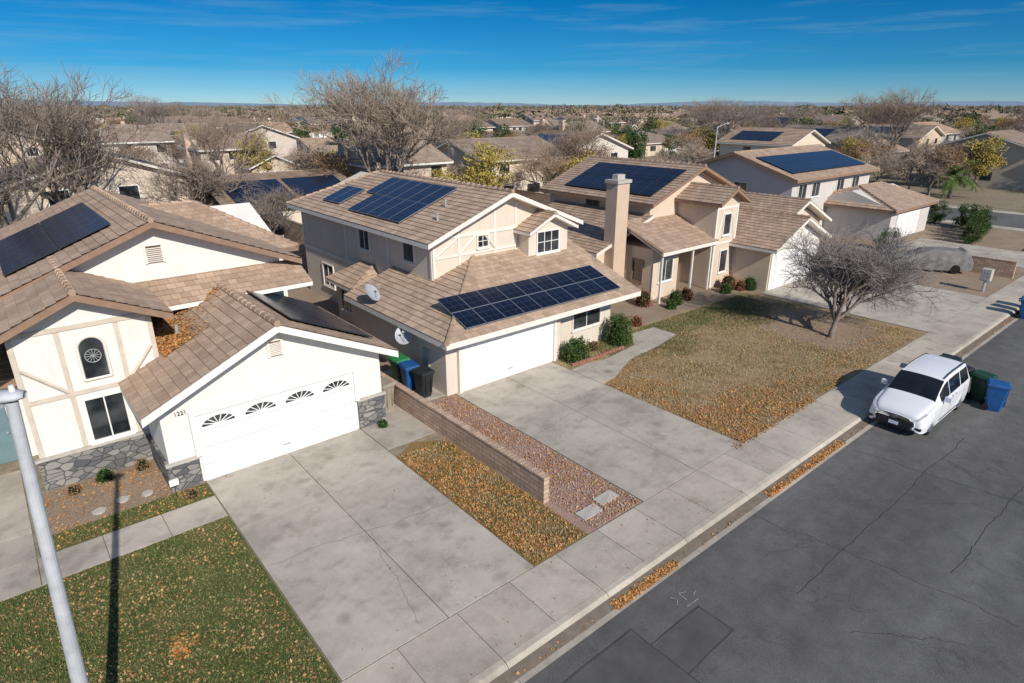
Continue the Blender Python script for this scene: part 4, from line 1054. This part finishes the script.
def palm(loc,h,label,fs=1):
    T=Thing('palm_tree',label,'palm tree',loc); o=Vector(loc); t=MB(); t.cyl(o,o+Vector((0,0,h)),.24,.18,9); T.part('trunk',t,M['bark'])
    f=MB(); rg=random.Random(8); top=o+Vector((0,0,h))
    for i in range(38):
        az=rg.uniform(0,6.28); el=rg.uniform(-.3,1.2); d=Vector((math.cos(az)*math.cos(el),math.sin(az)*math.cos(el),math.sin(el))); p=top; L=rg.uniform(1.9,2.6)*fs; side=Vector((-math.sin(az),math.cos(az),0))
        for s_ in range(7):
            q=p+d*(L/7); d=(d+Vector((0,0,-.17))).normalized()
            for sg in (-1,1):
                for kk in range(3):
                    b=p+(q-p)*(kk/3); wd=.5*fs*math.sin(math.pi*(s_+.6)/7.6)
                    f.face([b,b+(q-p)*.3,b+side*sg*wd+(q-p)*.8+Vector((0,0,-.12))])
            p=q
    T.part('crown',f,M['leafG'])
palm((90,25,0),2.6,'short green palm in a front yard',1.5)

# ================================================================= STREET LAMP
T=Thing('street_lamp','tall pale grey street lamp standing behind the sidewalk','street lamp',(-.6,9.38,0))
b=Vector((-.6,9.38,0)); top=Vector((-.25,9.1,7.15))
m=MB(); m.cyl(b,b+(top-b)*.03,.17,.16,16); m.cyl(b+(top-b)*.03,top,.115,.068,16); T.part('pole',m,M['lamp'])
hd_=Vector((-.55,.25,0)).normalized()
m=MB(); m.cyl(top-Vector((0,0,.05)),top+hd_*.2+Vector((0,0,.08)),.04,.035,10); T.part('arm',m,M['lamp'])
m=MB(); c=top-hd_*.16+Vector((0,0,.07)); sd=Vector((-hd_.y,hd_.x,0))
for k,(a,w_,z0,z1) in enumerate(((0,.07,-.03,.05),(.08,.12,-.05,.07),(.3,.14,-.07,.08),(.44,.11,-.05,.06),(.50,.04,-.01,.02))):
    ring_=[c+hd_*a+sd*w_*math.cos(t)+Vector((0,0,(z1 if math.sin(t)>0 else -z0)*math.sin(t))) for t in [2*math.pi*i/12 for i in range(12)]]
    m.v.extend([tuple(p) for p in ring_])
    if k:
        for i in range(12): m.f.append(((k-1)*12+i,(k-1)*12+(i+1)%12,k*12+(i+1)%12,k*12+i)); m.uv.append([(0,0)]*4); m.mi.append(0)
m.f.append(tuple(range(12))); m.uv.append([(0,0)]*12); m.mi.append(0)
m.f.append(tuple(range(48,60))); m.uv.append([(0,0)]*12); m.mi.append(0)
hh=T.part('lamp_head',m,M['lamp'],smooth=True)
m=MB(); m.cyl(c+hd_*.3+Vector((0,0,-.12)),c+hd_*.3+Vector((0,0,-.04)),.07,.10,12); T.part('lamp_lens',m,M['lens'],hh)
m=MB(); m.cyl(c+hd_*.12+Vector((0,0,.06)),c+hd_*.12+Vector((0,0,.14)),.035,.03,10); T.part('photocell',m,M['trimW'],hh)

# ================================================================= CAR
ST=[(0.00,.36,.66,.74,.62,.66,.62,.50),(0.08,.25,.78,.87,.84,.87,.80,.68),(0.35,.21,.91,1.00,.93,.95,.90,.78),(0.85,.20,1.00,1.09,.945,.965,.94,.82),
(1.15,.20,1.04,1.17,.945,.965,.945,.82),(1.65,.20,1.07,1.50,.945,.965,.95,.765),(2.1,.20,1.09,1.72,.945,.965,.95,.735),(2.9,.20,1.11,1.80,.945,.965,.95,.735),
(4.0,.20,1.13,1.78,.945,.965,.945,.73),(4.60,.22,1.14,1.71,.935,.955,.93,.70),(4.86,.25,1.10,1.30,.90,.93,.89,.74),(4.98,.34,.92,1.0,.82,.86,.82,.68)]
def cr(p0,p1,p2,p3,t): return .5*((2*p1)+(-p0+p2)*t+(2*p0-5*p1+4*p2-p3)*t*t+(-p0+3*p1-3*p2+p3)*t**3)
def ringpts(tt_):
    i=min(len(ST)-2,int(tt_)); f=tt_-i; g_=lambda k: ST[max(0,min(len(ST)-1,k))]
    x,zb,zbe,zt_,wl,wm,wb,wt=[cr(g_(i-1)[j],g_(i)[j],g_(i+1)[j],g_(i+2)[j],f) for j in range(8)]
    zm=zb+(zbe-zb)*.5
    return x,[(0,zb),(wl*.9,zb),(wl,zb+.08),(wm,zm),(wb,zbe),(wt+.02,zt_-.07),(wt*.88,zt_-.012),(wt*.4,zt_+.015),(0,zt_+.02)]
def csurf(tt_,a):
    x,P=ringpts(tt_); i=min(len(P)-2,int(a)); f=a-i
    def q(k):
        if k<0: return (-P[1][0],P[1][1])
        if k>=len(P): return (-P[-2][0],P[-2][1])
        return P[k]
    p=[q(i-1),q(i),q(i+1),q(i+2)]
    if i in (0,4) : y=p[1][0]+(p[2][0]-p[1][0])*f; z=p[1][1]+(p[2][1]-p[1][1])*f
    else: y=cr(p[0][0],p[1][0],p[2][0],p[3][0],f); z=cr(p[0][1],p[1][1],p[2][1],p[3][1],f)
    return Vector((x,y,z))
def car_body_mb():
    m=MB(); nt_s=56; na=34; A=[8*i/na for i in range(na+1)]; ring=[]
    for k in range(nt_s+1):
        tt_=(len(ST)-1)*k/nt_s; half=[csurf(min(tt_,len(ST)-1.0001),min(a,7.9999)) for a in A]
        r_=half+[Vector((p.x,-p.y,p.z)) for p in half[-2:0:-1]]; ring.append(r_)
    n=len(ring[0])
    vs=[tuple(p) for r_ in ring for p in r_]
    fs=[(k*n+(i+1)%n,(k+1)*n+(i+1)%n,(k+1)*n+i,k*n+i) for k in range(nt_s) for i in range(n)]
    fs.append(tuple(range(n))); fs.append(tuple(nt_s*n+i for i in range(n))[::-1])
    m.raw(vs,fs); return m
def cpatch(t0,t1,a0,a1,off=.006,n=8,k=6,side=1,both=False):
    m=MB(); 
    for sg in ((1,-1) if both else (side,)):
        G=[]
        for i in range(n+1):
            for j in range(k+1):
                tt_=t0+(t1-t0)*i/n; a=a0+(a1-a0)*j/k; p=csurf(tt_,a); e=.02
                du=csurf(tt_+e,a)-csurf(tt_-e,a); dv=csurf(tt_,min(a+e,7.999))-csurf(tt_,a-e); nn=du.cross(dv).normalized()
                if nn.dot(p-Vector((p.x,0,.8)))<0: nn=-nn
                p=p+nn*off; G.append((p.x,p.y*sg,p.z))
        m.raw(G,[(i*(k+1)+j,(i+1)*(k+1)+j,(i+1)*(k+1)+j+1,i*(k+1)+j+1) for i in range(n) for j in range(k)])
    return m
def build_car(name,label,loc,paint,group=None):
    T=Thing(name,label,'minivan' if 'minivan' in name else 'car',(0,0,0),group)
    body=T.part('body',car_body_mb(),M[paint],smooth=True)
    try:
        cm=MB()
        for wx in (.90,3.98):
            cm.cyl((wx,-1.3,.35),(wx,-.62,.35),.40,.40,24); cm.cyl((wx,.62,.35),(wx,1.3,.35),.40,.40,24)
        cut=addobj('cutter',cm,M['blackp']); md=body.modifiers.new('b','BOOLEAN'); md.object=cut; md.operation='DIFFERENCE'; md.solver='EXACT'
        bpy.context.view_layer.update()
        me=bpy.data.meshes.new_from_object(body.evaluated_get(bpy.context.evaluated_depsgraph_get()))
        body.modifiers.clear()
        if len(me.polygons)>500: body.data=me
        bpy.data.objects.remove(cut)
    except Exception as ex: print('bool',ex)
    def add(n_,mb,mat,par=None,sm=True): return T.part(n_,mb,M[mat],par,smooth=sm)
    add('windshield',cpatch(4.1,5.9,5.2,7.999,.006,10,8,both=True),'cglass')
    for t0,t1 in ((4.75,6.35),(6.43,7.55),(7.62,8.85)):
        for sg in (1,-1): add('side_window',cpatch(t0,t1,4.08,4.93,.006,8,4,side=sg),'cglass')
    add('rear_window',cpatch(9.1,9.85,5.3,7.999,.006,6,8,both=True),'cglass')
    g=MB()
    g.obox((-.012,0,0),(0,1,0),(-1,0,0),-.56,.56,.33,.60,-.10,.012); g.obox((-.0,0,0),(0,1,0),(-1,0,0),-.70,.70,.27,.345,-.1,.018)
    gr=add('grille',g,'blackp',None,False)
    for z in (.40,.465,.53):
        g=MB(); g.obox((-.026,0,0),(0,1,0),(-1,0,0),-.52,.52,z,z+.010,-.002,.008); add('grille_bar',g,'rimd',gr,False)
    g=MB(); g.obox((-.03,0,0),(0,1,0),(-1,0,0),-.16,.16,.38,.50,0,.012); add('number_plate',g,'plate',None,False)
    g=MB(); 
    for i in range(16):
        t=2*math.pi*i/16;t2=2*math.pi*(i+1)/16
        g.cyl((-.012,.075*math.cos(t),.665+.045*math.sin(t)),(-.012,.075*math.cos(t2),.665+.045*math.sin(t2)),.008,.008,5)
        g.cyl((-.014,.03*math.cos(t),.67+.035*math.sin(t)),(-.014,.03*math.cos(t2),.67+.035*math.sin(t2)),.006,.006,5)
    add('emblem',g,'rim')
    for sg in (1,-1):
        add('headlight',cpatch(.6,2.1,4.0,4.7,.008,8,4,side=sg),'lens')
        add('fog_light',cpatch(.35,1.15,2.1,2.75,.008,4,3,side=sg),'blackp')
        add('tail_light',cpatch(9.9,10.55,3.6,4.9,.008,6,4,side=sg),'redlens')
        m=MB(); m.obox((1.62,.94*sg,1.12),(1,0,0),(0,sg,0),0,.12,-.02,.15,.04,.25); m.obox((1.64,.90*sg,1.10),(1,0,0),(0,sg,0),0,.08,0,.04,-.03,.05); add('wing_mirror',m,paint,None,False)
        for xx in (2.62,3.0):
            m=MB(); m.obox((xx,.955*sg,.98),(1,0,0),(0,sg,0),0,.18,0,.03,0,.025); add('door_handle',m,'rim',None,False)
        add('side_skirt',cpatch(5.0,8.0,2.02,2.25,.006,10,2,side=sg),'blackp')
        for tx in (5.0,6.75,8.0):
            add('door_seam',cpatch(tx,tx+.02,2.3,4.05,.003,1,8,side=sg),'blackp')
        m=MB(); q=[csurf(6.1+i*.6,5.8) for i in range(6)]
        for a_,b_ in zip(q[:-1],q[1:]): m.cyl((a_.x,a_.y*sg,a_.z+.035),(b_.x,b_.y*sg,b_.z+.035),.018,.018,6)
        add('roof_rail',m,'blackp')
    for wx in (.90,3.98):
        for sg in (1,-1):
            m=MB(); m.cyl((wx,.70*sg,.345),(wx,.945*sg,.345),.345,.345,28); wo=add('wheel',m,'tyre',None,False)
            m=MB(); m.cyl((wx,.925*sg,.345),(wx,.949*sg,.345),.235,.225,24); add('rim_dish',m,'rimd',wo,False)
            m=MB()
            for i in range(10):
                t=2*math.pi*i/10; m.cyl((wx,.953*sg,.345),(wx+.22*math.cos(t),.951*sg,.345+.22*math.sin(t)),.024,.016,5)
            for i in range(24):
                t=2*math.pi*i/24;t2=2*math.pi*(i+1)/24; m.cyl((wx+.232*math.cos(t),.951*sg,.345+.232*math.sin(t)),(wx+.232*math.cos(t2),.951*sg,.345+.232*math.sin(t2)),.014,.014,5)
            add('rim',m,'rim',wo,False)
    T.e.location=loc; return T.e
car=build_car('parked_minivan','white minivan parked at the kerb facing the camera',(22.4,6.25,-.126),'paint'); car.scale=(.94,.94,.96)
c2=build_car('parked_car','dark car parked in a side street',(0,0,0),'paintS','cars parked along far streets')
c2.location=(74,34,.006); c2.rotation_euler=(0,0,math.pi/2)
for (x,y,r_) in ((79.5,52,1.57),(60,84,0),(20,78.2,0),(100,6,0),(44,84,0),(118,6,0)): copy_thing(c2,(x,y,-.126 if y<7 else .008),r_,1,'cars parked along far streets')
T=Thing('covered_car','car under a grey cloth cover in a side yard','car',(0,0,0)); m=car_body_mb()
m.v=[(v[0],v[1]*(1+.02*math.sin(v[0]*9)),v[2]*(.84 if 1.3<v[0]<4.4 else .9)) for v in m.v]
T.part('cloth_cover',m,M['cover'],smooth=True)
for wx in (.93,3.95):
    for sg in (1,-1): m=MB(); m.cyl((wx,.75*sg,.3),(wx,.98*sg,.3),.31,.31,16); T.part('wheel',m,M['tyre'])
T.e.location=(47.3,15.8,.03); T.e.rotation_euler=(0,0,-math.pi/2+.55); T.e.scale=(.95,.95,.95)

# ================================================================= BINS
def wheelie(loc,rot,body,lid,label,sc_=1.0):
    T=Thing('wheelie_bin',label,'bin',(0,0,0),'wheelie bins'); m=MB()
    secs=[(0,.20,.22),(.12,.22,.24),(.9,.28,.31),(.93,.30,.33),(1.0,.30,.33)]
    for k,(z,a,b) in enumerate(secs):
        c_=.05; pts=[(-a+c_,-b),(a-c_,-b),(a,-b+c_),(a,b-c_),(a-c_,b),(-a+c_,b),(-a,b-c_),(-a,-b+c_)]
        m.v.extend([(p[0],p[1],z) for p in pts])
        if k:
            for i in range(8): m.f.append(((k-1)*8+i,(k-1)*8+(i+1)%8,k*8+(i+1)%8,k*8+i)); m.uv.append([(0,0)]*4); m.mi.append(0)
    m.f.append(tuple(range(7,-1,-1))); m.uv.append([(0,0)]*8); m.mi.append(0)
    m.f.append(tuple(range(32,40))); m.uv.append([(0,0)]*8); m.mi.append(0)
    for sx in (-.12,.12): m.box(sx-.015,sx+.015,-.33,-.27,.2,.88)
    T.part('bin_body',m,M[body])
    m=MB(); v=[(-.32,-.37,1.0),(.32,-.37,1.0),(.32,.36,1.005),(-.32,.36,1.005),(-.28,-.30,1.07),(.28,-.30,1.07),(.28,.30,1.11),(-.28,.30,1.11)]
    m.raw(v,[(3,2,1,0),(4,5,6,7),(0,1,5,4),(1,2,6,5),(2,3,7,6),(3,0,4,7)]); T.part('lid',m,M[lid])
    m=MB(); m.cyl((-.26,.40,.97),(.26,.40,.97),.018,.018,8); m.box(-.27,-.23,.3,.42,.93,.99); m.box(.23,.27,.3,.42,.93,.99); T.part('handle',m,M['blackp'])
    for sx in (-1,1):
        m=MB(); m.cyl((.19*sx,.27,.12),(.27*sx,.27,.12),.125,.125,14); T.part('wheel',m,M['tyre'])
    T.e.location=loc; T.e.rotation_euler=(0,0,rot); T.e.scale=(sc_,)*3; return T.e
wheelie((28.7,6.55,-.126),.2,'binK','binK','charcoal wheelie bin standing behind the minivan',1.0)
wheelie((27.95,5.95,-.126),-.3,'binK','binK','charcoal wheelie bin behind the minivan',1.0)
wheelie((27.75,5.15,-.126),-.1,'binG','binG','dark green wheelie bin beside the minivan',1.0)
wheelie((27.2,4.55,-.126),.3,'binB','binB','blue wheelie bin with blue lid on the asphalt',1.0)
wheelie((41.2,6.7,-.126),.2,'binB','binB','blue wheelie bin at the kerb')
wheelie((42.1,6.7,-.126),-.2,'binK','binK','charcoal wheelie bin at the kerb'); wheelie((43.0,6.7,-.126),0,'binG','binG','dark green wheelie bin at the kerb')
wheelie((11.45,18.9,.02),.1,'binK','binK','charcoal wheelie bin beside the garage'); wheelie((11.35,19.75,.02),-.1,'binB','binB','blue wheelie bin beside the garage')
wheelie((11.4,20.6,.02),.05,'binG','binlidG','green wheelie bin with bright green lid'); wheelie((9.75,18.9,.02),.2,'binT','binT','tan wheelie bin beside the white garage')
T=Thing('mailbox','pale cluster mailbox on a pedestal by the sidewalk','mailbox',(45,9.6,0))
m=MB(); m.cyl((45,9.6,0),(45,9.6,.7),.08,.08,10); T.part('pedestal',m,M['metal']); cab=T.part('mail_cabinet',B1(44.75,45.25,9.35,9.85,.7,1.4),M['concT'])
for i in range(3):
    for j in range(3): T.part('mail_door',B1(44.73,44.748,9.39+i*.15,9.52+i*.15,.75+j*.21,.94+j*.21),M['metal'],cab)
blockwall(50,50.2,9.3,14.5,1.1,'low brown block wall beside the far driveway'); blockwall(60.4,69,9.4,9.6,1.1,'low brown block wall beside the far sidewalk')
def slamp(x,y,r_):
    T=Thing('street_lamp','distant grey street lamp with curved arm','street lamp',(x,y,0),'distant street lamps')
    m=MB(); m.cyl((x,y,0),(x,y,8),.1,.06,8); T.part('pole',m,M['lamp']); m=MB(); p=Vector((x,y,8)); q=p+Vector((math.cos(r_)*1.8,math.sin(r_)*1.8,.4)); m.cyl(p,q,.04,.03,6); T.part('arm',m,M['lamp'])
    m=MB(); m.cyl(q,q+Vector((math.cos(r_)*.6,math.sin(r_)*.6,0)),.12,.08,8); T.part('lamp_head',m,M['lamp'])
slamp(70,45,0); slamp(83,75,math.pi); slamp(48,76,1.57); slamp(5,86,-1.57); slamp(84,14,math.pi)

# ================================================================= CAMERA, LIGHT, SKY
cam=bpy.data.cameras.new('camera'); co=bpy.data.objects.new('camera',cam); COL.objects.link(co); sc.camera=co
cam.sensor_width=36; cam.lens=22.0; cam.clip_end=12000; cam.clip_start=.1
co.location=(0,0,10.5); co.rotation_euler=(math.radians(90-20.7),0,math.radians(-40))
el=math.radians(33); dirh=Vector((.14,.99,0)).normalized()
sd_=bpy.data.lights.new('sun','SUN'); sd_.energy=4.8; sd_.angle=math.radians(.5); sd_.color=(1,.935,.84)
so=bpy.data.objects.new('sun',sd_); COL.objects.link(so)
v=Vector((dirh.x*math.cos(el),dirh.y*math.cos(el),-math.sin(el))); so.rotation_euler=v.to_track_quat('-Z','Y').to_euler()
wd=bpy.data.worlds.new('World'); sc.world=wd; wd.use_nodes=True; nt=wd.node_tree; bg=nt.nodes['Background']
sky=nt.nodes.new('ShaderNodeTexSky'); sky.sky_type='NISHITA'; sky.sun_disc=False; sky.sun_elevation=el; sky.sun_rotation=math.radians(188)
sky.air_density=1.0; sky.dust_density=.2; sky.ozone_density=3.0; sky.altitude=700
tc=nt.nodes.new('ShaderNodeTexCoord'); sp=nt.nodes.new('ShaderNodeSeparateXYZ'); nt.links.new(tc.outputs['Generated'],sp.inputs[0])
tint=ramp(nt,sp.outputs['Z'],[(0,(.40,.62,.90)),(.018,(.24,.50,.82)),(.05,(.07,.37,.68)),(.14,(.006,.29,.55)),(.35,(.55,.78,1.0)),(.65,(1,1,1))])
col=mixc(nt,sky.outputs['Color'],tint,1,'MULTIPLY')
cl=noise(nt,tc.outputs['Generated'],3.0,9,.62,(1.0,1.5,20))
cm_=ramp(nt,cl,[(.50,0),(.76,.30)])
col=mixc(nt,col,(2.4,4.0,5.2),cm_)
nt.links.new(col,bg.inputs['Color']); bg.inputs['Strength'].default_value=.115
print('objects',len(bpy.data.objects))
